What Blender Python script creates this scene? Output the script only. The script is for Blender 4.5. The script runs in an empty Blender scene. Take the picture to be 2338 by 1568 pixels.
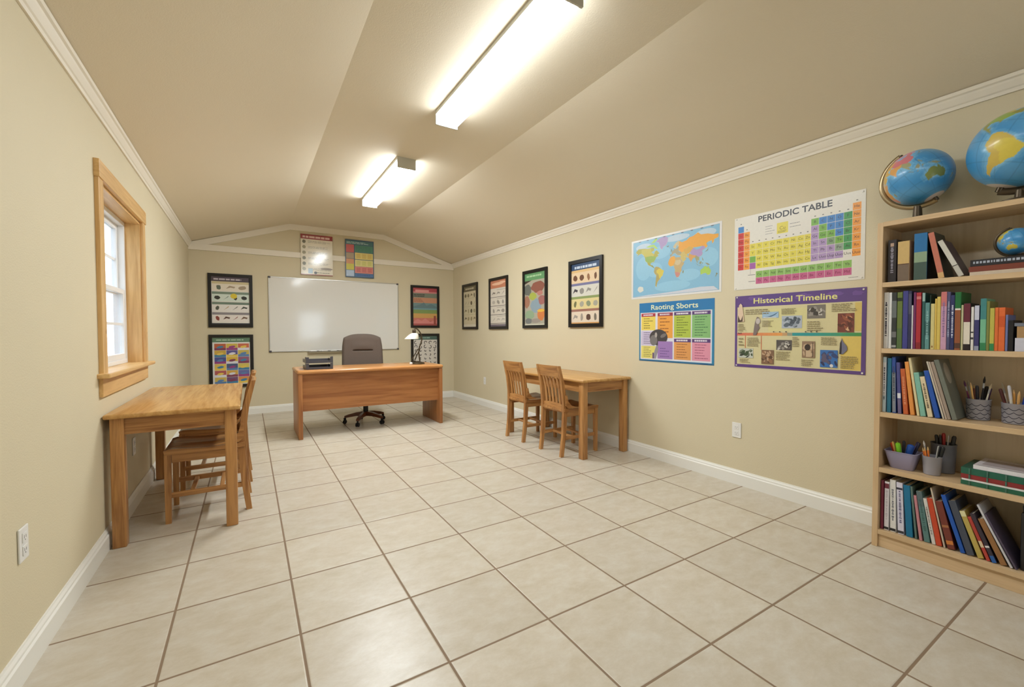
import bpy, bmesh, math, random
from mathutils import Vector, Matrix
random.seed(7)
U = 0.45                      # one floor tile, in metres
SC = bpy.context.scene
COL = SC.collection
pi = math.pi

def lin(v):
    v /= 255.0
    return v/12.92 if v <= .04045 else ((v+.055)/1.055)**2.4
def c(r, g, b): return (lin(r), lin(g), lin(b), 1.0)

# ------------------------------------------------------------------ materials
def newmat(name):
    m = bpy.data.materials.new(name); m.use_nodes = True
    nt = m.node_tree; nt.nodes.clear()
    out = nt.nodes.new('ShaderNodeOutputMaterial')
    b = nt.nodes.new('ShaderNodeBsdfPrincipled')
    nt.links.new(b.outputs[0], out.inputs[0])
    return m, nt, b
def N(nt, t, **kw):
    n = nt.nodes.new(t)
    for k, v in kw.items():
        if hasattr(n, k): setattr(n, k, v)
        else: n.inputs[k].default_value = v
    return n
def bump(nt, b, height, strength, dist):
    bp = N(nt, 'ShaderNodeBump'); bp.inputs['Strength'].default_value = strength; bp.inputs['Distance'].default_value = dist
    nt.links.new(height, bp.inputs['Height']); nt.links.new(bp.outputs[0], b.inputs['Normal'])
def plain(name, col, rough=.5, metal=0, spec=.5, noise=.0, nscale=40, bstr=0, bscale=200, bdist=.002, coat=0):
    m, nt, b = newmat(name)
    b.inputs['Base Color'].default_value = col; b.inputs['Roughness'].default_value = rough
    b.inputs['Metallic'].default_value = metal; b.inputs['Specular IOR Level'].default_value = spec
    b.inputs['Coat Weight'].default_value = coat; b.inputs['Coat Roughness'].default_value = .08
    tc = N(nt, 'ShaderNodeTexCoord')
    if noise:
        nz = N(nt, 'ShaderNodeTexNoise'); nz.inputs['Scale'].default_value = nscale; nz.inputs['Detail'].default_value = 4
        nt.links.new(tc.outputs['Object'], nz.inputs['Vector'])
        mx = N(nt, 'ShaderNodeMix', data_type='RGBA')
        mx.inputs[6].default_value = tuple(v*(1-noise) for v in col[:3])+(1,); mx.inputs[7].default_value = tuple(min(1, v*(1+noise)) for v in col[:3])+(1,)
        nt.links.new(nz.outputs['Fac'], mx.inputs[0]); nt.links.new(mx.outputs[2], b.inputs['Base Color'])
    if bstr:
        n2 = N(nt, 'ShaderNodeTexNoise'); n2.inputs['Scale'].default_value = bscale; n2.inputs['Detail'].default_value = 2
        nt.links.new(tc.outputs['Object'], n2.inputs['Vector']); bump(nt, b, n2.outputs['Fac'], bstr, bdist)
    return m
def wood(name, c1, c2, axis, rough=.35, scale=1.0, knots=0):
    m, nt, b = newmat(name)
    tc = N(nt, 'ShaderNodeTexCoord'); mp = N(nt, 'ShaderNodeMapping')
    s = [26*scale]*3; s[axis] = 1.6*scale
    mp.inputs['Scale'].default_value = s
    nt.links.new(tc.outputs['Object'], mp.inputs['Vector'])
    n1 = N(nt, 'ShaderNodeTexNoise'); n1.inputs['Scale'].default_value = 1.0; n1.inputs['Detail'].default_value = 5; n1.inputs['Distortion'].default_value = 1.2
    nt.links.new(mp.outputs[0], n1.inputs['Vector'])
    n2 = N(nt, 'ShaderNodeTexNoise'); n2.inputs['Scale'].default_value = 5.0; n2.inputs['Detail'].default_value = 3
    nt.links.new(mp.outputs[0], n2.inputs['Vector'])
    ad = N(nt, 'ShaderNodeMath', operation='MULTIPLY_ADD'); ad.inputs[1].default_value = .35
    nt.links.new(n2.outputs['Fac'], ad.inputs[0]); nt.links.new(n1.outputs['Fac'], ad.inputs[2])
    rp = N(nt, 'ShaderNodeValToRGB'); rp.color_ramp.elements[0].position = .42; rp.color_ramp.elements[1].position = .8
    rp.color_ramp.elements[0].color = c2; rp.color_ramp.elements[1].color = c1
    nt.links.new(ad.outputs[0], rp.inputs[0])
    if knots:
        vo = N(nt, 'ShaderNodeTexVoronoi'); vo.inputs['Scale'].default_value = knots
        nt.links.new(tc.outputs['Object'], vo.inputs['Vector'])
        kr = N(nt, 'ShaderNodeValToRGB'); kr.color_ramp.elements[0].position = .02; kr.color_ramp.elements[1].position = .075
        kr.color_ramp.elements[0].color = (.5, .4, .32, 1); kr.color_ramp.elements[1].color = (1, 1, 1, 1)
        nt.links.new(vo.outputs['Distance'], kr.inputs[0])
        mx = N(nt, 'ShaderNodeMix', data_type='RGBA', blend_type='MULTIPLY'); mx.inputs[0].default_value = 1
        nt.links.new(rp.outputs[0], mx.inputs[6]); nt.links.new(kr.outputs[0], mx.inputs[7]); nt.links.new(mx.outputs[2], b.inputs['Base Color'])
    else:
        nt.links.new(rp.outputs[0], b.inputs['Base Color'])
    b.inputs['Roughness'].default_value = rough
    bump(nt, b, n2.outputs['Fac'], .08, .001)
    return m
def printed(name, rough=.4, coat=0, fine=0.04):
    m, nt, b = newmat(name)
    at = N(nt, 'ShaderNodeAttribute'); at.attribute_name = 'Col'
    tc = N(nt, 'ShaderNodeTexCoord'); nz = N(nt, 'ShaderNodeTexNoise'); nz.inputs['Scale'].default_value = 60; nz.inputs['Detail'].default_value = 4
    nt.links.new(tc.outputs['Object'], nz.inputs['Vector'])
    mr = N(nt, 'ShaderNodeMapRange'); mr.inputs['To Min'].default_value = 1-fine; mr.inputs['To Max'].default_value = 1+fine
    nt.links.new(nz.outputs['Fac'], mr.inputs['Value'])
    vm = N(nt, 'ShaderNodeVectorMath', operation='SCALE'); nt.links.new(at.outputs['Color'], vm.inputs[0]); nt.links.new(mr.outputs[0], vm.inputs['Scale'])
    nt.links.new(vm.outputs[0], b.inputs['Base Color'])
    b.inputs['Roughness'].default_value = rough; b.inputs['Coat Weight'].default_value = coat; b.inputs['Coat Roughness'].default_value = .12
    return m
def emit(name, col, strength):
    m = bpy.data.materials.new(name); m.use_nodes = True; nt = m.node_tree; nt.nodes.clear()
    o = nt.nodes.new('ShaderNodeOutputMaterial'); e = nt.nodes.new('ShaderNodeEmission')
    e.inputs[0].default_value = col; e.inputs[1].default_value = strength; nt.links.new(e.outputs[0], o.inputs[0]); return m
def pane(name):
    m = bpy.data.materials.new(name); m.use_nodes = True; nt = m.node_tree; nt.nodes.clear()
    o = nt.nodes.new('ShaderNodeOutputMaterial'); t = nt.nodes.new('ShaderNodeBsdfTransparent'); g = nt.nodes.new('ShaderNodeBsdfGlossy')
    g.inputs['Roughness'].default_value = .02; mx = nt.nodes.new('ShaderNodeMixShader')
    lw = nt.nodes.new('ShaderNodeLayerWeight'); pw = N(nt, 'ShaderNodeMath', operation='POWER'); pw.inputs[1].default_value = 5
    ma = N(nt, 'ShaderNodeMath', operation='MULTIPLY_ADD'); ma.inputs[1].default_value = .6; ma.inputs[2].default_value = .04
    t.inputs[0].default_value = (.97, .985, .99, 1)
    nt.links.new(lw.outputs['Facing'], pw.inputs[0]); nt.links.new(pw.outputs[0], ma.inputs[0]); nt.links.new(ma.outputs[0], mx.inputs[0])
    nt.links.new(t.outputs[0], mx.inputs[1]); nt.links.new(g.outputs[0], mx.inputs[2]); nt.links.new(mx.outputs[0], o.inputs[0]); return m

def floor_mat():
    m, nt, b = newmat('ceramic_floor_tile')
    tc = N(nt, 'ShaderNodeTexCoord'); sp = N(nt, 'ShaderNodeSeparateXYZ')
    nt.links.new(tc.outputs['Object'], sp.inputs[0])
    def mth(op, a, bb=None):
        n = N(nt, 'ShaderNodeMath', operation=op)
        for i, v in enumerate((a, bb)):
            if v is None: continue
            if isinstance(v, (int, float)): n.inputs[i].default_value = v
            else: nt.links.new(v, n.inputs[i])
        return n.outputs[0]
    ds = []; ids = []
    for ax in (0, 1):
        t = mth('DIVIDE', sp.outputs[ax], U)
        fr = mth('SUBTRACT', t, mth('ROUND', t))
        ds.append(mth('ABSOLUTE', fr)); ids.append(mth('FLOOR', t))
    d = mth('MINIMUM', ds[0], ds[1])
    gr = N(nt, 'ShaderNodeMapRange', interpolation_type='SMOOTHSTEP'); gr.inputs['From Min'].default_value = .0085; gr.inputs['From Max'].default_value = .0125
    nt.links.new(d, gr.inputs['Value'])                    # 0 in grout, 1 on tile
    cid = N(nt, 'ShaderNodeCombineXYZ'); nt.links.new(ids[0], cid.inputs[0]); nt.links.new(ids[1], cid.inputs[1])
    wn = N(nt, 'ShaderNodeTexWhiteNoise'); nt.links.new(cid.outputs[0], wn.inputs['Vector'])
    off = N(nt, 'ShaderNodeVectorMath', operation='MULTIPLY_ADD'); off.inputs[1].default_value = (9, 9, 9)
    nt.links.new(wn.outputs['Color'], off.inputs[0]); nt.links.new(tc.outputs['Object'], off.inputs[2])
    mp = N(nt, 'ShaderNodeMapping'); mp.inputs['Scale'].default_value = (5, 8, 5); mp.inputs['Rotation'].default_value = (0, 0, .5); nt.links.new(off.outputs[0], mp.inputs[0])
    n1 = N(nt, 'ShaderNodeTexNoise'); n1.inputs['Scale'].default_value = 1.9; n1.inputs['Detail'].default_value = 8; n1.inputs['Roughness'].default_value = .72; n1.inputs['Distortion'].default_value = .15
    nt.links.new(mp.outputs[0], n1.inputs['Vector'])
    rp = N(nt, 'ShaderNodeValToRGB'); e = rp.color_ramp.elements
    e[0].position = .3; e[0].color = c(190, 178, 156); e[1].position = .72; e[1].color = c(209, 203, 190)
    k = e.new(.52); k.color = c(201, 191, 174)
    nt.links.new(n1.outputs['Fac'], rp.inputs[0])
    mv = N(nt, 'ShaderNodeMapRange'); mv.inputs['To Min'].default_value = .95; mv.inputs['To Max'].default_value = 1.03; nt.links.new(wn.outputs['Value'], mv.inputs['Value'])
    sc = N(nt, 'ShaderNodeVectorMath', operation='SCALE'); nt.links.new(rp.outputs[0], sc.inputs[0]); nt.links.new(mv.outputs[0], sc.inputs['Scale'])
    mx = N(nt, 'ShaderNodeMix', data_type='RGBA'); mx.inputs[6].default_value = c(134, 112, 90)
    nt.links.new(gr.outputs[0], mx.inputs[0]); nt.links.new(sc.outputs[0], mx.inputs[7]); nt.links.new(mx.outputs[2], b.inputs['Base Color'])
    rr = N(nt, 'ShaderNodeMapRange'); rr.inputs['To Min'].default_value = .8; rr.inputs['To Max'].default_value = .33
    nt.links.new(gr.outputs[0], rr.inputs['Value']); nt.links.new(rr.outputs[0], b.inputs['Roughness'])
    g2 = N(nt, 'ShaderNodeMapRange', interpolation_type='SMOOTHSTEP'); g2.inputs['From Min'].default_value = .006; g2.inputs['From Max'].default_value = .02
    nt.links.new(d, g2.inputs['Value'])
    hm = mth('ADD', g2.outputs[0], mth('MULTIPLY', n1.outputs['Fac'], .25))
    bump(nt, b, hm, .35, .004)
    return m
def ceiling_mat():
    m, nt, b = newmat('textured_ceiling_paint')
    b.inputs['Base Color'].default_value = c(228, 216, 193); b.inputs['Roughness'].default_value = .75
    tc = N(nt, 'ShaderNodeTexCoord')
    vo = N(nt, 'ShaderNodeTexVoronoi'); vo.inputs['Scale'].default_value = 9; nt.links.new(tc.outputs['Object'], vo.inputs['Vector'])
    nz = N(nt, 'ShaderNodeTexNoise'); nz.inputs['Scale'].default_value = 55; nz.inputs['Detail'].default_value = 2; nz.inputs['Distortion'].default_value = 1.5
    nt.links.new(vo.outputs['Position'], nz.inputs['Vector'])
    nx = N(nt, 'ShaderNodeTexNoise'); nx.inputs['Scale'].default_value = 60; nx.inputs['Distortion'].default_value = 2.5; nt.links.new(tc.outputs['Object'], nx.inputs['Vector'])
    bump(nt, b, nx.outputs['Fac'], .22, .004)
    return m

M = {}
M['wall'] = plain('tan_wall_paint', c(214, 202, 172), .7, noise=.025, nscale=3, bstr=.3, bscale=160, bdist=.003)
M['ceil'] = ceiling_mat()
M['floor'] = floor_mat()
M['trim'] = plain('white_trim_paint', c(236, 234, 227), .4)
M['crown'] = plain('cream_crown_paint', c(236, 228, 212), .5)
M['white'] = plain('white_plastic', c(232, 230, 226), .35)
M['vinyl'] = plain('white_vinyl', c(236, 236, 236), .35)
M['pane'] = pane('window_glass')
PINE = (c(224, 184, 124), c(196, 150, 90))
M['pine_y'] = wood('pine_along', *PINE, 1, .38, .8, 4.2); M['pine_z'] = wood('pine_upright', *PINE, 2, .38, .8, 4.2); M['pine_x'] = wood('pine_across', *PINE, 0, .38, .8, 4.2)
OAK = (c(194, 142, 85), c(134, 83, 44))
for i, a in enumerate('xyz'): M['oak_'+a] = wood('oak_'+a, *OAK, i, .32)
TOP = (c(208, 162, 98), c(172, 122, 66))
for i, a in enumerate('xyz'): M['top_'+a] = wood('table_oak_'+a, *TOP, i, .27, .7)
DESK = (c(176, 118, 68), c(142, 86, 46))
for i, a in enumerate('xyz'): M['desk_'+a] = wood('cherry_laminate_'+a, *DESK, i, .35, .6)
DT = (c(206, 150, 94), c(184, 122, 66))
M['desktop'] = wood('desk_top_laminate', *DT, 0, .25, .6)
BIR = (c(216, 186, 146), c(198, 166, 124))
for i, a in enumerate('xyz'): M['birch_'+a] = wood('birch_laminate_'+a, *BIR, i, .45, .7)
M['birch_back'] = wood('birch_backing', c(216, 200, 174), c(198, 180, 152), 2, .6, .5)
M['black'] = plain('black_plastic', c(30, 29, 30), .4, noise=.1)
M['frame'] = plain('black_frame_lacquer', c(15, 12, 11), .35)
M['tray'] = plain('dark_tray_plastic', c(74, 71, 76), .28)
M['rubber'] = plain('black_rubber', c(20, 20, 22), .5)
M['fabric'] = plain('grey_brown_upholstery', c(98, 86, 78), .9, noise=.12, nscale=180, bstr=.5, bscale=700, bdist=.001, spec=.2)
M['armwood'] = wood('dark_red_wood', c(120, 66, 38), c(84, 42, 24), 0, .3)
M['alu'] = plain('brushed_aluminium', c(190, 188, 182), .35, metal=.9)
M['traymetal'] = plain('dull_bronze_aluminium', c(128, 118, 98), .4, metal=.4)
M['board'] = plain('whiteboard_enamel', c(230, 228, 222), .12, spec=.5, coat=1)
M['darkmetal'] = plain('bronze_metal', c(78, 66, 50), .35, metal=.6)
M['brass'] = plain('antique_brass', c(150, 132, 100), .3, metal=.8)
M['shade'] = plain('white_glass_shade', c(246, 242, 228), .2)
M['shade'].node_tree.nodes['Principled BSDF'].inputs['Transmission Weight'].default_value = .25
M['shade'].node_tree.nodes['Principled BSDF'].inputs['Roughness'].default_value = .5
M['pages'] = plain('book_pages', c(226, 216, 194), .8, noise=.06, nscale=220)
M['print'] = printed('printed_paper', .45)
M['gloss'] = printed('laminated_print', .38, coat=.45)
M['cover'] = printed('book_cover_print', .4, fine=.1)
M['globe'] = printed('globe_print', .35, coat=.25, fine=.06)
M['mixed'] = printed('coloured_plastic', .35)
M['fixture'] = plain('fixture_enamel', c(200, 198, 188), .45)
LT = (.935, 1.0, 1.04, 1)
for i, q in enumerate((57.0, 93.0, 17.0)):
    M['lens%d' % i] = emit('lit_diffuser', LT, q); M['lens_side%d' % i] = emit('lit_diffuser_side', LT, q*.24)
M['bulb'] = emit('lit_bulb', (1, .9, .72, 1), 14.0)
def clear(name, col, rough):
    m, nt, b = newmat(name); b.inputs['Base Color'].default_value = col; b.inputs['Roughness'].default_value = rough
    b.inputs['Transmission Weight'].default_value = .35; return m
M['lav'] = clear('lavender_clear_plastic', c(182, 176, 208), .2)
M['greycup'] = plain('grey_plastic_cup', c(156, 154, 162), .3)
M['greycup2'] = plain('slate_grey_plastic', c(118, 120, 130), .35)
M['siding'] = plain('pale_siding', c(226, 230, 236), .6)

# ------------------------------------------------------------------ mesh builder
class MB:
    def __init__(s):
        s.bm = bmesh.new(); s.cl = s.bm.loops.layers.float_color.new('Col'); s.mx = None; s.col = (1, 1, 1, 1); s.mat = 0; s.n = set()
    def _done(s, verts, col=None, mat=None):
        s.bm.faces.ensure_lookup_table()
        for f in s.bm.faces:
            if not f.tag:
                f.tag = True
                f.material_index = s.mat if mat is None else mat
                for l in f.loops: l[s.cl] = col or s.col
    def v(s, p):
        p = Vector(p)
        return s.bm.verts.new(s.mx @ p if s.mx else p)
    def box(s, x0, x1, y0, y1, z0, z1, bev=0, col=None, mat=None, seg=2):
        x0, x1 = min(x0, x1), max(x0, x1); y0, y1 = min(y0, y1), max(y0, y1); z0, z1 = min(z0, z1), max(z0, z1)
        P = [(x0,y0,z0),(x1,y0,z0),(x1,y1,z0),(x0,y1,z0),(x0,y0,z1),(x1,y0,z1),(x1,y1,z1),(x0,y1,z1)]
        V = [s.v(p) for p in P]
        F = [s.bm.faces.new([V[i] for i in q]) for q in ((3,2,1,0),(4,5,6,7),(0,1,5,4),(1,2,6,5),(2,3,7,6),(3,0,4,7))]
        if bev:
            b = min(bev, .49*min(x1-x0, y1-y0, z1-z0))
            res = bmesh.ops.bevel(s.bm, geom=list({e for f in F for e in f.edges}), offset=b, segments=seg, affect='EDGES', profile=.5)
            for f in res['faces']: f.tag = False
            for f in {g for v in res['verts'] for g in v.link_faces}: f.tag = False
        s._done(V, col, mat); return s
    def poly(s, pts, col=None, mat=None):
        s.bm.faces.new([s.v(p) for p in pts]); s._done(None, col, mat); return s
    def loft(s, secs, col=None, mat=None, cap=True, closed=False):
        rings = [[s.v(p) for p in r] for r in secs]; n = len(rings[0])
        R = rings + ([rings[0]] if closed else [])
        for a, b in zip(R[:-1], R[1:]):
            for i in range(n): s.bm.faces.new((a[i], a[(i+1) % n], b[(i+1) % n], b[i]))
        if cap and not closed:
            s.bm.faces.new(rings[0][::-1]); s.bm.faces.new(rings[-1])
        s._done(None, col, mat); return s
    def sq(s, secs, **k):       # secs: (x,y,z,hx,hy) horizontal rectangles
        return s.loft([[(x-a,y-b,z),(x+a,y-b,z),(x+a,y+b,z),(x-a,y+b,z)] for x,y,z,a,b in secs], **k)
    def lathe(s, prof, seg=24, c=(0,0), col=None, mat=None, cap=True):
        return s.loft([[(c[0]+r*math.cos(2*pi*i/seg), c[1]+r*math.sin(2*pi*i/seg), z) for i in range(seg)] for r, z in prof], col=col, mat=mat, cap=cap)
    def tube(s, path, r, seg=10, col=None, mat=None, closed=False, ry=None):
        P = [Vector(p) for p in path]; rs = r if isinstance(r, (list, tuple)) else [r]*len(P)
        secs = []; up = None
        for i, p in enumerate(P):
            a = P[(i-1) % len(P)] if (closed or i) else P[0]; b = P[(i+1) % len(P)] if (closed or i < len(P)-1) else P[-1]
            d = (b-a).normalized()
            if up is None: up = Vector((0,0,1)) if abs(d.z) < .9 else Vector((1,0,0))
            sx = d.cross(up).normalized(); up = sx.cross(d).normalized()
            k = (ry or 1)
            secs.append([p + (sx*math.cos(2*pi*j/seg) + up*math.sin(2*pi*j/seg)*k)*rs[i] for j in range(seg)])
        return s.loft(secs, col=col, mat=mat, closed=closed)
    def prism(s, prof, axis, a, b, col=None, mat=None):   # prof: 2-D outline, extruded along axis
        def P(u, w, t): return {0:(t,u,w), 1:(u,t,w), 2:(u,w,t)}[axis]
        return s.loft([[P(u,w,a) for u,w in prof], [P(u,w,b) for u,w in prof]], col=col, mat=mat)
    def build(s, name, mats, parent=None, smooth=False, loc=None, rot=None):
        bmesh.ops.recalc_face_normals(s.bm, faces=s.bm.faces)
        me = bpy.data.meshes.new(name); s.bm.to_mesh(me); s.bm.free()
        for m in (mats if isinstance(mats, (list, tuple)) else [mats]): me.materials.append(M[m] if isinstance(m, str) else m)
        if smooth:
            for p in me.polygons: p.use_smooth = True
            try: me.set_sharp_from_angle(angle=.7)
            except Exception: pass
        o = bpy.data.objects.new(name, me); COL.objects.link(o)
        if parent: o.parent = parent
        if loc is not None: o.location = loc
        if rot is not None: o.rotation_euler = rot
        return o
def tag(o, label, cat, group=None):
    o['label'] = label; o['category'] = cat
    if group: o['group'] = group
    return o
def thing(name, label, cat, loc, rz=0, group=None):
    o = bpy.data.objects.new(name, None); COL.objects.link(o); o.location = loc; o.rotation_euler = (0, 0, rz); o.empty_display_size = .1
    return tag(o, label, cat, group)
def struct(o, label=None, cat=None):
    o['kind'] = 'structure'
    if label: o['label'] = label
    if cat: o['category'] = cat
    return o
def dup(root, loc, rz, label, group=None):
    r = root.copy(); COL.objects.link(r); r.location = loc; r.rotation_euler = (0, 0, rz); r['label'] = label
    if group: r['group'] = group
    for ch in list(root.children):
        k = ch.copy(); COL.objects.link(k); k.parent = r
        for g in list(ch.children):
            q = g.copy(); COL.objects.link(q); q.parent = k
    return r

# ------------------------------------------------------------------ room
XL, XR, YB, YF = -.905*U, 7.97*U, 9.39*U, -11.0*U
ZW, ZC = 5.52*U, 6.42*U
CX0, CX1 = 1.9*U, 5.1*U
T = .12
struct(MB().box(XL-T, XR+T, YF-T, YB+T, -.1, 0).build('floor', 'floor'), 'beige ceramic tile floor with brown grout lines', 'floor')
WY0, WY1, WZ0, WZ1 = .02*U, 2.38*U, 2.19*U, 4.57*U     # window hole in the left wall
b = MB(); b.box(XL-T-.04, XL, YF-T, WY0, 0, 6.5*U); b.box(XL-T-.04, XL, WY1, YB+T, 0, 6.5*U); b.box(XL-T-.04, XL, WY0, WY1, 0, WZ0); b.box(XL-T-.04, XL, WY0, WY1, WZ1, 6.5*U)
struct(b.build('wall_left', 'wall'), 'tan painted wall with the pine framed window', 'wall')
struct(MB().box(XR, XR+T, YF-T, YB+T, 0, 6.5*U).build('wall_right', 'wall'), 'tan painted wall carrying the map and wall charts', 'wall')
struct(MB().box(XL, XR, YB, YB+T, 0, 6.6*U).build('wall_back', 'wall'), 'tan gable wall behind the teacher desk and whiteboard', 'wall')
FX0, FX1, FZ0, FZ1 = 3.9*U, 5.9*U, 2.15*U, 4.4*U
b = MB(); b.box(XL, FX0, YF-T, YF, 0, 6.6*U); b.box(FX1, XR, YF-T, YF, 0, 6.6*U); b.box(FX0, FX1, YF-T, YF, 0, FZ0); b.box(FX0, FX1, YF-T, YF, FZ1, 6.6*U)
struct(b.build('wall_front', 'wall'), 'tan wall behind the camera with a window', 'wall')
e = .1
b = MB(); b.prism([(XL-.02, ZW-.005), (CX0, ZC), (CX1, ZC), (XR+.02, ZW-.005), (XR+.02, ZW+e), (CX1, ZC+e), (CX0, ZC+e), (XL-.02, ZW+e)], 1, YF-T, YB+T)
struct(b.build('ceiling', 'ceil'), 'textured tan ceiling, flat in the middle and sloping to both sides', 'ceiling')
# baseboards with a moulded top
BH = .115
def baseprof(s, x): return [(x, 0), (x+s*.018, 0), (x+s*.018, BH*.72), (x+s*.012, BH*.78), (x+s*.012, BH*.86), (x+s*.006, BH*.95), (x+s*.005, BH), (x, BH)]
struct(MB().prism(baseprof(1, XL), 1, YF, YB).build('baseboard_left', 'trim'), 'white baseboard along the window wall', 'baseboard')
struct(MB().prism(baseprof(-1, XR), 1, YF, YB).build('baseboard_right', 'trim'), 'white baseboard along the chart wall', 'baseboard')
struct(MB().prism(baseprof(-1, YB), 0, XL+.018, XR-.018).build('baseboard_back', 'trim'), 'white baseboard behind the teacher desk', 'baseboard')
struct(MB().prism(baseprof(1, YF), 0, XL+.018, XR-.018).build('baseboard_front', 'trim'), 'white baseboard on the wall behind the camera', 'baseboard')
# crown moulding
def crown(s, x):
    z = 5.36*U
    return [(x, z), (x+s*.009, z), (x+s*.012, z+.016), (x+s*.018, z+.022), (x+s*.03, z+.048), (x+s*.033, z+.058), (x+s*.042, z+.064), (x+s*.044, z+.082), (x, z+.082)]
struct(MB().prism(crown(1, XL), 1, YF, YB).build('trim_1', 'crown'), 'cream crown moulding over the window wall', 'moulding')
struct(MB().prism(crown(-1, XR), 1, YF, YB).build('trim_2', 'crown'), 'cream crown moulding over the chart wall', 'moulding')
tw = .085
sl = (ZC-ZW)/(CX0-XL)
b = MB(); y0 = YB-.02
b.prism([(XL, ZW-.01), (CX0, ZC+.003), (CX1, ZC+.003), (XR, ZW-.01), (XR, ZW-tw-.01), (CX1-.01, ZC-tw), (CX0+.01, ZC-tw), (XL, ZW-tw-.01)], 1, y0, YB+.001)
struct(b.build('trim_3', 'crown'), 'cream trim following the gable under the ceiling', 'moulding')
struct(MB().box(XL, XR, YB-.022, YB+.001, 5.285*U, 5.475*U, .003).build('trim_4', 'crown'), 'straight cream trim board across the gable wall', 'moulding')

# ------------------------------------------------------------------ windows
def sash(w, x, y0, y1, z0, z1, mid):
    f = MB(); k = .034
    f.box(x-.015, x+.015, y0, y0+k, z0, z1, .003); f.box(x-.015, x+.015, y1-k, y1, z0, z1, .003)
    f.box(x-.015, x+.015, y0+k, y1-k, z0, z0+k+.008, .003); f.box(x-.015, x+.015, y0+k, y1-k, z1-k, z1, .003)
    o = f.build('sash', 'vinyl', w)
    g = MB(); zc = (z0+z1)/2; yc = (y0+y1)/2
    g.box(x-.005, x+.005, y0+k, y1-k, zc-.009, zc+.009); g.box(x-.005, x+.005, yc-.009, yc+.009, z0+k, zc-.0091); g.box(x-.005, x+.005, yc-.009, yc+.009, zc+.0091, z1-k)
    g.build('muntin', 'vinyl', o)
    MB().box(x-.002, x+.002, y0+k-.004, y1-k+.004, z0+k, z1-k).build('pane', 'pane', o)
w1 = bpy.data.objects.new('window_1', None); COL.objects.link(w1); struct(w1, 'tall double hung window in a knotty pine frame', 'window')
cw = .086; p = .02
yo0, yo1 = -.17*U, 2.55*U
MB().box(XL, XL+p, WY0-.083, WY0+.004, WZ0, WZ1+.004, .002).build('casing', 'pine_z', w1)
MB().box(XL, XL+p, WY1-.004, WY1+.078, WZ0, WZ1+.004, .002).build('casing', 'pine_z', w1)
MB().box(XL, XL+p+.006, WY0-.09, WY1+.084, WZ1+.002, WZ1+.098, .002).build('head_casing', 'pine_y', w1)
MB().box(XL-.13, XL+.055, WY0-.12, WY1+.14, WZ0-.022, WZ0+.004, .007).build('sill', 'pine_y', w1)
MB().box(XL, XL+.018, WY0-.09, WY1+.075, WZ0-.125, WZ0-.022, .002).build('apron', 'pine_y', w1)
b = MB(); jd = .13
b.box(XL-jd, XL+.001, WY0, WY0+.016, WZ0+.004, WZ1); b.box(XL-jd, XL+.001, WY1-.016, WY1, WZ0+.004, WZ1); 
b.build('jamb', 'pine_z', w1)
MB().box(XL-jd, XL+.001, WY0+.016, WY1-.016, WZ1-.016, WZ1).build('head_jamb', 'pine_y', w1)
b = MB(); a0, a1, z0, z1 = WY0+.016, WY1-.016, WZ0+.004, WZ1-.016; xv = XL-.105; k = .03
b.box(xv-.05, xv+.02, a0, a0+k, z0, z1, .003); b.box(xv-.05, xv+.02, a1-k, a1, z0, z1, .003); b.box(xv-.05, xv+.02, a0+k, a1-k, z0, z0+k, .003); b.box(xv-.05, xv+.02, a0+k, a1-k, z1-k, z1, .003)
b.build('frame', 'vinyl', w1)
zm = (z0+z1)/2
sash(w1, xv, a0+k, a1-k, z0+k, zm+.02, 0); sash(w1, xv-.032, a0+k, a1-k, zm-.018, z1-k, 0)
w2 = bpy.data.objects.new('window_2', None); COL.objects.link(w2); struct(w2, 'white framed window behind the camera', 'window')
b = MB(); y = YF-.05; k = .05
for q in ((FX0, FX0+k, FZ0, FZ1), (FX1-k, FX1, FZ0, FZ1), (FX0+k, FX1-k, FZ0, FZ0+k), (FX0+k, FX1-k, FZ1-k, FZ1), (FX0+k, FX1-k, (FZ0+FZ1)/2-.02, (FZ0+FZ1)/2+.02)): b.box(q[0], q[1], y-.03, y+.03, q[2], q[3], .004)
b.build('frame', 'vinyl', w2)
MB().box(FX0+.03, FX1-.03, y-.003, y+.003, FZ0+.03, FZ1-.03).build('pane', 'pane', w2)
# neighbouring house seen through the left window
b = MB(); hx = XL-2.6
for i in range(40):
    y = -3+i*.25; b.box(hx-.02, hx+.012*(i % 2), y, y+.249, 0, 4.2, col=(c(186,198,220), c(146,160,190))[i % 2])
struct(b.build('wall_outside', 'print'), 'pale blue and white board siding of the building outside the window', 'wall')
struct(MB().box(XL-14, XL-.16, -8, 9, -.12, -.02).build('ground', plain('pale_gravel', c(190, 186, 176), .9, noise=.2, nscale=20)), 'pale ground outside the window', 'ground')

# ------------------------------------------------------------------ lights
def fixture(yc, label, k):
    x = 3.58*U; L = 1.48/2; w = .088
    t = thing('ceiling_light', label, 'light', (x, yc, ZC), 0, 'long fluorescent ceiling lights')
    MB().prism([(-w, 0), (w, 0), (w, -.027), (-w, -.027)], 1, -L+.012, L-.012).build('housing', 'fixture', t)
    b = MB(); v = w-.015; P = [(-v, -.0272), (v, -.0272), (v, -.097), (v-.003, -.1), (-v+.003, -.1), (-v, -.097)]; b.prism(P, 1, -L+.012, L-.012); b.bm.normal_update()
    for f in b.bm.faces: f.material_index = 1 if abs(f.normal.x) > .9 else 0
    b.build('diffuser', ['lens%d' % k, 'lens_side%d' % k], t)
    ep = [(-w-.002, 0), (w+.002, 0), (w+.001, -.101), (w-.003, -.103), (-w+.003, -.103), (-w-.001, -.101)]
    MB().prism(ep, 1, -L, -L+.012).build('end_cap', 'fixture', t); MB().prism(ep, 1, L-.012, L).build('end_cap', 'fixture', t)
    return t
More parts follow.
